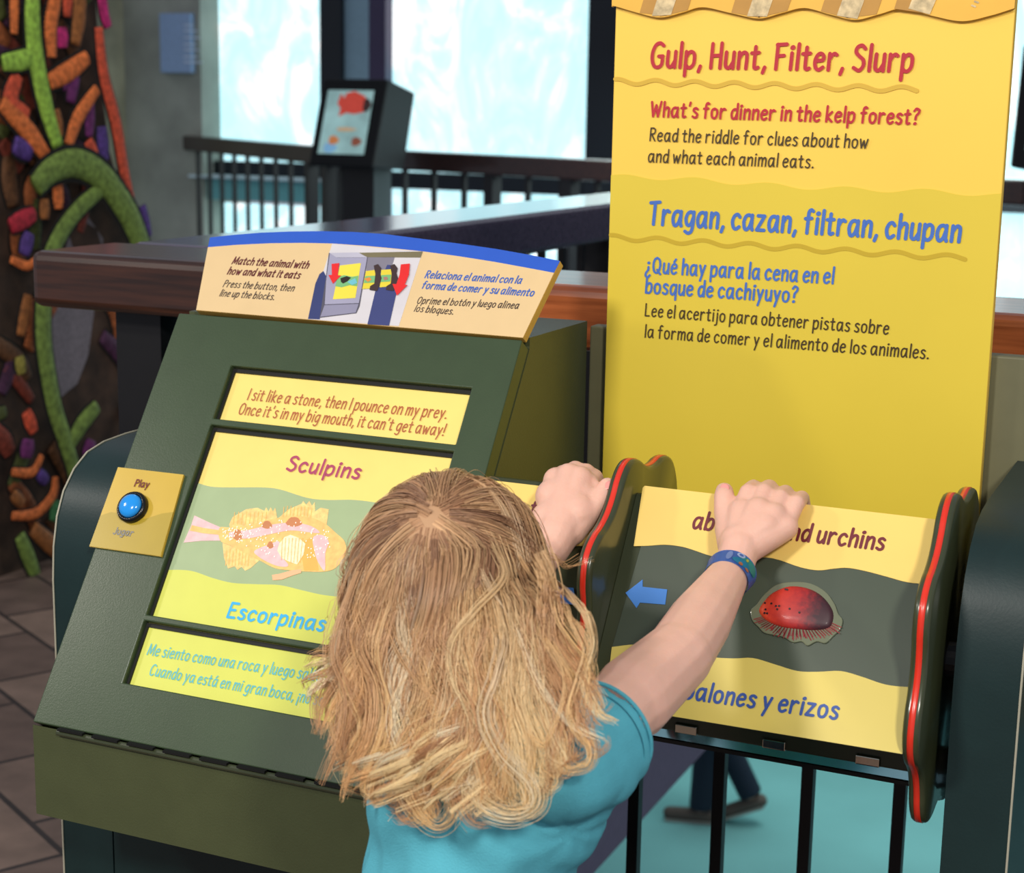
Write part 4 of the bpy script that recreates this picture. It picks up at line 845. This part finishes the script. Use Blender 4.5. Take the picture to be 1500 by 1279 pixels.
bm = bmesh.new(); capsule(bm, head+np.array([-.011, .0868, -.056]), .0028, head+np.array([.011, .0868, -.056]), .0028); from_bm('lips', bm, mat('lip_pink', (206, 116, 110), .4), child, smooth=True)
# T-shirt
shirt = mat('shirt_turquoise', (84, 172, 190), .85, var=.08, scale=34, bump=.35, bscale=900)
bm = bmesh.new()
capsule(bm, (-.450, .955, .800), .056, (-.454, .955, .72), .0600, sx=((1, 0, 0), 1.28)); capsule(bm, (-.454, .955, .72), .0600, (-.454, .955, .555), .0680, flat1=True, sx=((1, 0, 0), 1.26))
capsule(bm, sh_r+np.array([-.030, -.002, -.010]), .037, sh_l+np.array([.030, -.002, -.010]), .037)
capsule(bm, (-.410, .957, .80), .038, (-.412, .957, .72), .036); capsule(bm, (-.490, .965, .80), .038, (-.498, .960, .72), .036)
capsule(bm, (-.378, .965, .832), .034, (-.412, .957, .765), .034)
for sh, el, px in ((sh_r, el_r, 0), (sh_l, el_l, 1)):
    d = el-sh; d /= np.linalg.norm(d); hem = sh+d*.030+np.array([0, 0, -.005])
    capsule(bm, sh-d*.020+np.array([0, 0, -.004]), .0360, hem, .0365, 20, flat1=True); capsule(bm, sh+np.array([(-.02, .02)[px], 0, -.02]), .036, sh+d*.004+np.array([0, 0, -.014]), .035)
    capsule(bm, sh+np.array([(-.026, .026)[px], .0, -.05]), .034, hem-d*.030+np.array([0, 0, -.010]), .032)
def wrinkle(me):
    n = len(me.vertices); co = np.empty(n*3, np.float32); no = np.empty(n*3, np.float32)
    me.vertices.foreach_get('co', co); me.vertices.foreach_get('normal', no); co = co.reshape(-1, 3); no = no.reshape(-1, 3)
    x, y, z = co.T; d = np.zeros(n)
    for k, (a, b, c, ph, am) in enumerate(((60, 20, -45, .3, .0010), (38, -10, 70, 1.9, .0011), (95, 30, 40, .8, .0006), (-70, 25, 60, 2.7, .0008), (22, 5, 26, 4.0, .0016))): d += 1.7*am*np.sin(a*x+b*y+c*z+ph+1.6*np.sin(31*z+17*x+k))
    r = np.hypot(x+.372, z-.80); d += .0007*np.exp(-(r/.06)**2)*np.sin(np.arctan2(z-.80, x+.372)*7+r*60)
    co += no*d[:, None]; me.vertices.foreach_set('co', co.ravel()); me.update()
ts = remeshed('t_shirt', bm, .0028, 5, shirt, child, wrinkle); tag(ts, 'turquoise short-sleeved T-shirt')
for sh, el in ((sh_r, el_r), (sh_l, el_l)):   # sewn sleeve hems
    d = el-sh; d /= np.linalg.norm(d); a = np.cross(d, [0, 0, 1.]); a /= np.linalg.norm(a); b = np.cross(d, a)
    for off, rr, wd in ((.0285, .0360, .0015), (.0190, .0366, .0006)):
        bm = bmesh.new(); c = sh+d*off+np.array([0, 0, -.005])
        pts = [Vector(c+(a*math.cos(t)+b*math.sin(t))*rr) for t in np.linspace(0, 2*math.pi, 48)]; bm_tube(bm, pts, wd, 8, cap=False); from_bm('hem', bm, shirt, ts, smooth=True)
# trousers and shoes (below the photograph's lower edge)
bm = bmesh.new(); capsule(bm, (-.454, .955, .58), .056, (-.45, .955, .52), .060, sx=((1, 0, 0), 1.26))
for s in (-1, 1): capsule(bm, (-.45+s*.036, .955, .52), .050, (-.45+s*.042, .975, .29), .046); capsule(bm, (-.45+s*.042, .975, .29), .046, (-.45+s*.042, .955, .10), .042, flat1=True)
remeshed('trousers', bm, .004, 3, mat('child_denim', (52, 66, 96), .85, bump=.3), child)
for s in (-1, 1):
    bm = bmesh.new(); c = np.array([-.45+s*.043, .945, .032]); capsule(bm, c+np.array([0, -.012, .006]), .031, c+np.array([s*.006, .085, -.002]), .029)
    for v in bm.verts: v.co.z = max(v.co.z, .0)
    from_bm('shoe', bm, mat('child_shoe', (200, 120, 150), .6), child, smooth=True)
# paper wristband
ba = face_pt(1073, 834, .036); bd_ = wr_r-el_r; bd_ /= np.linalg.norm(bd_); a = np.cross(bd_, NF); a /= np.linalg.norm(a); b = np.cross(a, bd_)
wc = el_r*.10+wr_r*.90; wblue = mat('wristband_blue', (82, 128, 208), .4, var=.06, scale=120, coat=.2)
def bandpt(t, h, r=.0192): return Vector(wc+bd_*h+(a*math.cos(t)+b*math.sin(t)*.92)*(r+.001*(h/.008)))
def bandpatch(name, t0, t1, h0, h1, r, m, parent, n=48, round_=False):
    bm = bmesh.new(); rows = []
    for i in range(n+1):
        t = t0+(t1-t0)*i/n; k = math.sqrt(max(0, 1-(2*i/n-1)**2)) if round_ else 1; mid, hw = (h0+h1)/2, (h1-h0)/2*k
        rows.append([bm.verts.new(bandpt(t, mid-hw, r)), bm.verts.new(bandpt(t, mid+hw, r))])
    for u, v in zip(rows, rows[1:]): bm.faces.new((u[0], v[0], v[1], u[1]))
    bmesh.ops.solidify(bm, geom=bm.faces[:], thickness=.0004); return from_bm(name, bm, m, parent, smooth=False)
wb_ = bandpatch('wristband', 0, 2*math.pi, -.0085, .0085, .0192, wblue, child); tag(wb_, 'printed blue paper wristband on the right wrist')
tv_ = [math.atan2((CF@b)*-1, (CF@a)*-1)][0]
fa = tv_   # angle of the band that faces the viewer
def bp(off0, off1, h0, h1, rgb, nm, lay): bandpatch('print', fa+off0, fa+off1, h0, h1, .0198+lay*.0002, mat(nm, rgb, .45), wb_, 20, True)
bp(-.75, .35, -.003, .0068, (64, 168, 160), 'band_teal', 0); bp(-.25, .62, -.007, .001, (40, 150, 186), 'band_cyan', 1); bp(.18, .52, .0012, .0070, (196, 214, 240), 'band_white', 2); bp(.26, .44, .0028, .0056, (96, 130, 205), 'band_ring', 3)
bp(-.30, -.05, -.0072, -.0045, (206, 132, 90), 'band_orange', 2); bp(.10, .3, -.0076, -.0040, (196, 140, 96), 'band_orange', 3); bp(.66, .9, -.006, .006, (150, 176, 226), 'band_pale', 1); bp(-.02, .10, .001, .0045, (214, 206, 90), 'band_yellow', 3)

# hair: about five thousand strands gathered into wavy locks
def build_hair():
    whorl = np.array([.16, -.60, .79]); whorl /= np.linalg.norm(whorl)
    R0 = np.array(HR); guides = []; lists = []; N = 1150; ga = math.pi*(3-math.sqrt(5)); STEP = .0058
    blockers = [(np.array([-.450, .955, .76]), np.array([.090, .068, .135])), (np.array([-.470, .975, .90]), np.array([.042, .046, .07])), (sh_r, np.array([.046, .044, .046])), (sh_l, np.array([.042, .042, .042])), ((sh_r+sh_l)/2, np.array([.100, .047, .050]))]
    for i in range(N):
        z = 1-2*(i+.5)/N; rr = math.sqrt(1-z*z); d = np.array([rr*math.cos(ga*i), rr*math.sin(ga*i), z])
        if d[1] > .42 and z < .55: continue
        if z < -.45 or (z < -.12 and d[1] > .22): continue
        lists.append(d)
    # the haircut: lowest height the tips reach, from the left temple round the back to the right temple
    cut = [onY(px, py, .94) for px, py in ((440, 1000), (470, 1060), (490, 1120), (540, 1165), (600, 1205), (680, 1195), (760, 1205), (800, 1185), (840, 1130), (872, 1070), (900, 1000))]; cut_x = [c[0] for c in cut]; cut_z = [c[2] for c in cut]
    for d in lists:
        side = d[0]; layer = rng.uniform(.001, .0065)+.004*max(0, abs(side)-.5)
        n = d/R0; n /= np.linalg.norm(n); p = head+d*R0+n*layer*.3
        away = d-whorl*(d@whorl); away = away/np.linalg.norm(away) if np.linalg.norm(away) > .02 else np.array([1, 0, 0.])
        if d[1] > .12: away = np.array([math.copysign(1, d[0]), -.45, -.25]); away = away-d*(away@d); away /= np.linalg.norm(away)
        swirl = np.cross(whorl, away)*(0 if d[1] > .12 else 1); trim = abs(rng.normal(0, .010))+(.015*rng.random() if d[2] < .2 else 0)+(.025 if d[1] > .1 else 0)
        pts = [p]; s = 0; tdir = away
        spread = np.array([(side*.22 if side < 0 else side*.62)+rng.normal(.03, .05), -.03+rng.normal(0, .03), 0])
        while s < .46 and len(pts) < 78 and p[2] > np.interp(p[0], cut_x, cut_z)+.022+trim:
            q = (p-head)/R0; on = np.linalg.norm(q); n = q/R0; n /= np.linalg.norm(n)
            g = min(1, max(0, (s-.012)/(.085-.045*abs(side)))); down = np.array([0, 0, -1.])+spread*(1 if s > .05 else .3)
            aw = away-n*(away@n); aw /= np.linalg.norm(aw)+1e-6; dw = down-n*max(0, down@n if n[2] > -.1 else 0)
            w = aw*(1-g)+dw*g+swirl*.16*max(0, 1-s/.06)
            if n[2] > -.15: w = w-n*max(-.25, min(0, w@n))*(on < 1.1)-n*max(0, w@n)*(n[2] > .25)
            w /= np.linalg.norm(w); tdir = tdir*.55+w*.45; tdir /= np.linalg.norm(tdir)
            p = p+tdir*STEP; s += STEP
            q = (p-head); lim = R0+layer*min(1, .3+s/.05); e = np.linalg.norm(q/lim)
            if e < 1: p = head+q/e
            elif q[2] > -.03: p = head+q*(1-(1-1/e)*.55)
            for c_, r_ in blockers:
                q = p-c_; rt = r_+layer*.7; f = 1-(q[0]/rt[0])**2-(q[2]/rt[2])**2
                if f > 0:
                    yb = c_[1]-rt[1]*math.sqrt(f)      # back surface of the body at this spot
                    if p[1] > yb and p[1] < c_[1]+rt[1]*1.3: p = np.array([p[0], max(yb, p[1]-.0085), p[2]+.001])
            pts.append(p)
        if len(pts) < 12: continue
        guides.append((np.array(pts), d))
    V, Fc, tone = [], [], []; base = 0; SEG = 3
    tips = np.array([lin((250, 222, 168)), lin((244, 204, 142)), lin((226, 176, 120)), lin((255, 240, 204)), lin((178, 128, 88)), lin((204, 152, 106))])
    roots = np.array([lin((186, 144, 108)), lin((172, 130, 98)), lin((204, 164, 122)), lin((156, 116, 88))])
    def strand(P, r0, r1, c0, c1):
        nonlocal base
        n = len(P); T = np.gradient(P, axis=0); T /= np.linalg.norm(T, axis=1)[:, None]+1e-9
        a = np.cross(T, np.array([.31, -.85, .42])); a /= np.linalg.norm(a, axis=1)[:, None]+1e-9; b = np.cross(T, a)
        t = np.linspace(0, 1, n); r = (r0+(r1-r0)*t**1.5)[:, None]
        ring = np.stack([P+r*(a*math.cos(2*math.pi*k/SEG)+b*math.sin(2*math.pi*k/SEG)) for k in range(SEG)], 1).reshape(-1, 3)
        V.append(ring); idx = base+np.arange(n-1)[:, None]*SEG+np.arange(SEG)[None]
        nx = base+np.arange(n-1)[:, None]*SEG+((np.arange(SEG)+1) % SEG)[None]
        Fc.append(np.stack([idx, nx, nx+SEG, idx+SEG], 2).reshape(-1, 4))
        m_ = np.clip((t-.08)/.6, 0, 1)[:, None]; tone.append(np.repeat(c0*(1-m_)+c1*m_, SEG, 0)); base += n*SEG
    def frame(P):
        T = np.gradient(P, axis=0); T /= np.linalg.norm(T, axis=1)[:, None]+1e-9
        q = P-head; q = q*np.array([1, 1, .25]); q[:, 2] = np.maximum(q[:, 2], 0); o = q/(np.linalg.norm(q, axis=1)[:, None]+1e-6)
        o -= T*np.sum(o*T, 1)[:, None]; o /= np.linalg.norm(o, axis=1)[:, None]+1e-9; return T, np.cross(T, o), o
    def waves(P, amp, lam, ph, curl, turn):
        s = np.concatenate([[0], np.cumsum(np.linalg.norm(np.diff(P, axis=0), axis=1))]); T, sd, o = frame(P)
        u = np.clip((s-.070)/.10, 0, 1); A = amp*u*u*(3-2*u); e = np.clip((s-(s[-1]-.085))/.085, 0, 1); A2 = A+curl*e*e*(3-2*e)
        phs = 2*math.pi*s/lam+ph+turn*e**2
        return P+sd*(A2*np.sin(phs))[:, None]+o*(A2*.55*np.cos(phs)+A*.5)[:, None]+np.array([0, 0, 1.])*(curl*.9*e*e*(1-np.cos(turn*e)))[:, None]*.5
    def hsh(a): v = math.sin(a)*43758.5453; return v-math.floor(v)
    for P, d in guides:
        az = math.atan2(d[0]*.9+d[1]*.43, -d[1]*.9+d[0]*.43); cell = round(az*4.2+d[2]*.8)
        h, h2, h3 = hsh(cell*12.9898), hsh(cell*78.233+1.7), hsh(cell*39.42+5.1)
        amp = .0050+.0060*h2+rng.uniform(-.001, .001); lam = .078+.040*h+rng.normal(0, .003); ph = (h+h2)*6.28+rng.normal(0, .30)
        curl = .002+(.0135*h3 if h3 > .3 else 0)+rng.uniform(0, .0025); turn = 1.8+3.2*h3
        if d[1] > .1: amp *= .35; curl *= .3
        G = waves(P, amp, lam, ph, curl, turn)
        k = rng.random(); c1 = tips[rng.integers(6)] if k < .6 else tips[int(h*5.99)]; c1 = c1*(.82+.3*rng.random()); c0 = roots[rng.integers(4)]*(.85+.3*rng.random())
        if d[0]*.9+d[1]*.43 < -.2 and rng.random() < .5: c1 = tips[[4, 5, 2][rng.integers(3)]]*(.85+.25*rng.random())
        n = len(G); t = np.linspace(0, 1, n)[:, None]; half = rng.uniform(.0036, .0066); T, sd, o = frame(G); taper = 1.15-.45*t-.52*t**4
        for j in range(20):
            a_, b_ = rng.uniform(-1, 1)*half, rng.normal(0, .0009)
            tw = np.sin(t*rng.uniform(3, 7)+rng.uniform(0, 6))*.0006*t
            S = G+sd*(a_*taper+tw)+o*(b_*(1+.8*t)-abs(a_)*.12)
            dd = S-head; e = np.linalg.norm(dd/(R0+.0012), axis=1); S = np.where((e < 1)[:, None], head+dd/np.maximum(e, .3)[:, None], S)
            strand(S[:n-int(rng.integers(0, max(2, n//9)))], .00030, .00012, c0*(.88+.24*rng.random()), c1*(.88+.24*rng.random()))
    # long ringlets that lie on top of the rest
    def on_hair(px, py, lift):
        d_ = ray(px, py); A_ = R0+.0085+lift; o_ = (O-head)/A_; v_ = d_/A_; aa, bb, cc_ = v_@v_, o_@v_, o_@o_-1; disc_ = bb*bb-aa*cc_
        y_flat = np.interp(py, [840, 920, 1000, 1100, 1220], [head[1]-HR[1]*.95, .929, .910, .890, .878])-lift
        if disc_ > 0 and py < 900:
            p_ = O+d_*((-bb-math.sqrt(disc_))/aa); f_ = np.clip((py-820)/80, 0, 1); return p_*(1-f_)+onY(px, py, y_flat)*f_
        return onY(px, py, y_flat)
    ringlets = []
    for pl_, wd, ci in (
        ([(712, 745), (735, 800), (742, 850), (700, 900), (668, 945), (672, 1000), (700, 1050), (728, 1100), (740, 1150)], .0045, 0),
        ([(770, 800), (800, 860), (838, 905), (860, 950), (848, 1000), (838, 1050), (866, 1092), (862, 1122), (830, 1128), (812, 1108)], .0035, 1),
        ([(720, 860), (752, 930), (738, 990), (722, 1045), (742, 1095), (782, 1140), (788, 1180), (750, 1200), (705, 1186), (692, 1156)], .0055, 3),
        ([(640, 880), (668, 950), (660, 1020), (648, 1080), (680, 1150), (730, 1192), (785, 1188), (792, 1150), (765, 1136)], .0045, 0),
        ([(560, 860), (598, 930), (628, 1000), (612, 1060), (590, 1110), (604, 1170), (638, 1208), (662, 1190), (656, 1150)], .0050, 1),
        ([(540, 840), (560, 920), (600, 990), (640, 1040), (652, 1090), (620, 1140), (588, 1160), (566, 1175)], .0055, 2),
        ([(690, 800), (722, 870), (760, 930), (790, 1000), (835, 1060), (890, 1088)], .0020, 3),
        ([(520, 800), (500, 880), (486, 960), (505, 1020), (498, 1080), (482, 1120), (470, 1150)], .0035, 5),
        ([(530, 850), (520, 940), (545, 1010), (540, 1080), (515, 1130), (500, 1175)], .0040, 2),
        ([(790, 860), (800, 930), (830, 990), (822, 1050), (800, 1090), (770, 1070)], .0035, 1),
        ([(620, 800), (612, 900), (640, 960), (690, 1020), (700, 1090), (670, 1150), (690, 1200), (720, 1206)], .0045, 5),
        ([(800, 830), (848, 880), (868, 940), (856, 990), (875, 1040), (905, 1060)], .0020, 0)):
        ringlets.append((pl_, wd*1.55, ci, .0005, 26))
    for iu in range(150):
        u_ = (iu+.5)/150; cell = round(u_*11); h, h2, h3 = hsh(cell*12.99+.3), hsh(cell*78.2+2.1), hsh(cell*39.4+4.4); x0, y0 = 522+282*u_, rng.uniform(770, 850)+60*abs(u_-.5); x1 = 478+398*u_+rng.normal(0, 9)
        y1 = np.interp(x1, [440, 480, 540, 600, 700, 790, 830, 870], [1060, 1105, 1160, 1200, 1200, 1188, 1128, 1065])-abs(rng.normal(0, 24)); A_ = (6+11*h2)*rng.uniform(.8, 1.2); ph_ = 6.28*h+rng.normal(0, .22); L_ = 150+70*h3
        pts_ = [(x0+(x1-x0)*q_+A_*min(1, q_*2.2)*math.sin(ph_+(y1-y0)*q_/L_*6.28), y0+(y1-y0)*q_) for q_ in np.linspace(0, 1, 11)]
        if h3 > .35: sg_ = -1 if h > .5 else 1; pts_ += [(pts_[-1][0]+sg_*13*rng.uniform(.6, 1.2), y1+9), (pts_[-1][0]+sg_*26, y1-3), (pts_[-1][0]+sg_*24, y1-20)][:rng.integers(1, 4)]
        ringlets.append((pts_, rng.uniform(.0034, .0062), int([0, 2, 4, 3, 5, 1, 2][int(h2*6.99)]) if rng.random() < .7 and x1 > 560 else int(rng.choice([4, 5, 2, 5, 1])), rng.uniform(-.0050, .0005), 16))
    for pl_, wd, ci, lf_, ns_ in ringlets:
        G = np.array(catmull([on_hair(x_, y_, lf_) for x_, y_ in pl_], 7)); n = len(G); t = np.linspace(0, 1, n)[:, None]; T, sd, o = frame(G); c1 = tips[ci]; c0 = roots[2]*.75+tips[ci]*.25
        for j in range(ns_):
            a_, b_ = np.clip(rng.normal(0, .55), -1.6, 1.6)*wd, rng.normal(0, .0012); S = G+sd*(a_*(1.1-.3*t-.35*t**3)+.0011*np.sin(t*rng.uniform(4, 9)+rng.uniform(0, 6)))+o*(b_-.008*(1-np.clip(t*4, 0, 1)))
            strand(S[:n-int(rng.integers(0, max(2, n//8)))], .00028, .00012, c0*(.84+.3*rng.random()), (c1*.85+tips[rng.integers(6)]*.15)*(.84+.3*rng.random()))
    # loose single hairs that float off the outline
    for _ in range(260):
        P, d = guides[rng.integers(len(guides))]; P = waves(P, rng.uniform(.004, .011), rng.uniform(.09, .14), rng.uniform(0, 6.28), rng.uniform(.002, .010), 2.5)
        n = len(P); t = np.linspace(0, 1, n)[:, None]; T, sd, o = frame(P); P = P+o*rng.uniform(.002, .015)*np.sqrt(t)+sd*rng.normal(0, .010)*t**2
        strand(P, .00020, .00011, roots[2], tips[rng.integers(4)])
    # a few long wisps blown to the right over the left wrist
    for _ in range(11):
        a_ = head+np.array([.050, -.030, .005])+rng.normal(0, .006, 3); b_ = onY(800, 815+rng.uniform(-5, 10), 1.04); c_ = onY(rng.uniform(838, 872), rng.uniform(806, 826), 1.07)
        P = np.array(catmull([a_, b_, (b_+c_)/2-np.array([0, 0, .006]), c_], 8)); strand(P, .00024, .00008, roots[2], tips[2])
    V = np.concatenate(V); Fc = np.concatenate(Fc); tone = np.concatenate(tone)
    # hair-covered scalp under the strands
    cb = bmesh.new(); ellipsoid(cb, head, (HR[0]+.0012, HR[1]+.0012, HR[2]+.0012), None, 48, 32)
    kill = [v for v in cb.verts if ((v.co.y-head[1]) > .034 and (v.co.z-head[2]) < .034) or (v.co.z-head[2]) < -.036]
    bmesh.ops.delete(cb, geom=kill, context='VERTS'); cb.verts.index_update(); cv_ = np.array([v.co[:] for v in cb.verts]); quads = [[v.index for v in f.verts] for f in cb.faces]; cb.free()
    me = bpy.data.meshes.new('hair'); nv, nf = len(V), len(Fc); allv = np.concatenate([V, cv_]).astype(np.float32)
    loops = np.concatenate([Fc.ravel()]+[np.array(q)+nv for q in quads]).astype(np.int32); sizes = np.array([4]*nf+[len(q) for q in quads], np.int32); starts = np.concatenate([[0], np.cumsum(sizes)[:-1]]).astype(np.int32)
    me.vertices.add(len(allv)); me.vertices.foreach_set('co', allv.ravel()); me.loops.add(len(loops)); me.loops.foreach_set('vertex_index', loops); me.polygons.add(len(sizes)); me.polygons.foreach_set('loop_start', starts); me.polygons.foreach_set('loop_total', sizes)
    me.update(calc_edges=True); me.validate()
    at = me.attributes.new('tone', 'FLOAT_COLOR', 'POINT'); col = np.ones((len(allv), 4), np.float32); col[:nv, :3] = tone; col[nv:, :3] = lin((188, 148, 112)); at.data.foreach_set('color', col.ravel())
    m = bpy.data.materials.new('blond_hair'); m.use_nodes = True; nt = m.node_tree; b = nt.nodes['Principled BSDF']; an = nt.nodes.new('ShaderNodeAttribute'); an.attribute_name = 'tone'
    nt.links.new(an.outputs['Color'], b.inputs['Base Color']); b.inputs['Roughness'].default_value = .36; b.inputs['Specular IOR Level'].default_value = .55
    return link('hair', me, m, child, smooth=True)
hair = build_hair(); tag(hair, 'long wavy blond hair')

# ------------------------------------------------------------------ person walking on the level below
def walker():
    g = onZ(1026, 1204, -3.0); x, y = g[0], g[1]; z = -3.0
    d = np.array([-.90, -.22, 0]); d /= np.linalg.norm(d); s = np.array([-d[1], d[0], 0]); up = np.array([0, 0, 1.])
    tb = onZ(1066, 1207, -3.0); an_f = np.array([x, y, z])+up*.09; an_b = np.array([tb[0], tb[1], z])-d*.13+up*.19-s*.03
    hip = (an_f*.55+an_b*.45)*np.array([1, 1, 0])+np.array([0, 0, z+.88]); kn_f = hip*.5+an_f*.5+d*.05; kn_b = hip*.48+an_b*.52+d*.09
    bm = bmesh.new(); chest = hip+up*.50
    ellipsoid(bm, chest+up*.38+d*.03, (.078, .09, .115)); capsule(bm, chest+up*.1, .06, chest+up*.30+d*.02, .055)
    capsule(bm, hip+up*.06, .13, chest, .14, sx=(s, 1.25)); capsule(bm, chest+up*.02+s*.17, .06, chest+up*.02-s*.17, .06)
    for sg, sw in ((1, -.12), (-1, .14)):
        a0 = chest+s*sg*.19+up*.02; e = a0-up*.28+d*sw*.4; w = e-up*.23+d*(sw+.05); capsule(bm, a0, .05, e, .04); capsule(bm, e, .04, w, .028); capsule(bm, w, .03, w-up*.09+d*.01, .022)
    for kn, an, o in ((kn_f, an_f, .08), (kn_b, an_b, -.08)): capsule(bm, hip+s*o, .09, kn, .06); capsule(bm, kn, .06, an, .042)
    p = remeshed('person', bm, .012, 3, mat('walker_skin', (150, 112, 96), .6)); tag(p, 'person in dark jeans and brown shoes walking on the teal floor below the balusters', 'person')
    bm = bmesh.new(); capsule(bm, hip+up*.04, .145, hip+up*.02, .145, sx=(s, 1.2))
    for kn, an, o in ((kn_f, an_f, .08), (kn_b, an_b, -.08)): capsule(bm, hip+s*o, .105, kn, .078); capsule(bm, kn, .078, an+up*.0, .074, flat1=True)
    remeshed('trousers', bm, .012, 3, mat('walker_denim', (26, 36, 52), .85), p)
    bm = bmesh.new(); capsule(bm, hip+up*.12, .15, chest+up*.03, .155, sx=(s, 1.25)); capsule(bm, chest+s*.18, .075, chest-s*.18, .075)
    for sg, sw in ((1, -.12), (-1, .14)): a0 = chest+s*sg*.19+up*.02; e = a0-up*.28+d*sw*.4; w = e-up*.23+d*(sw+.05); capsule(bm, a0, .062, e, .05); capsule(bm, e, .05, w, .04)
    remeshed('jacket', bm, .012, 3, mat('walker_jacket', (40, 44, 54), .85), p)
    bm = bmesh.new(); ellipsoid(bm, chest+up*.41+d*.015, (.09, .1, .105)); from_bm('hair', bm, mat('walker_hair', (60, 42, 32), .6), p, smooth=True)
    shm = mat('walker_shoe', (92, 78, 70), .7); sol = mat('walker_sole', (150, 146, 138), .7)
    for an, toe in ((an_f, d*.16-up*.035), (an_b, d*.11-up*.12)):
        h = an-up*.035-d*.055; tt = an+toe+d*.03
        if an is an_f: h[2] = z+.047; tt[2] = z+.042
        bm = bmesh.new(); capsule(bm, h, .045, tt, .040, sx=(s, .95)); o = from_bm('shoe', bm, shm, p, smooth=True)
        bm = bmesh.new(); bar(bm, h-up*.036-(tt-h)*.12, tt-up*.034+(tt-h)*.10, .085, .016); from_bm('sole', bm, sol, o)
walker()
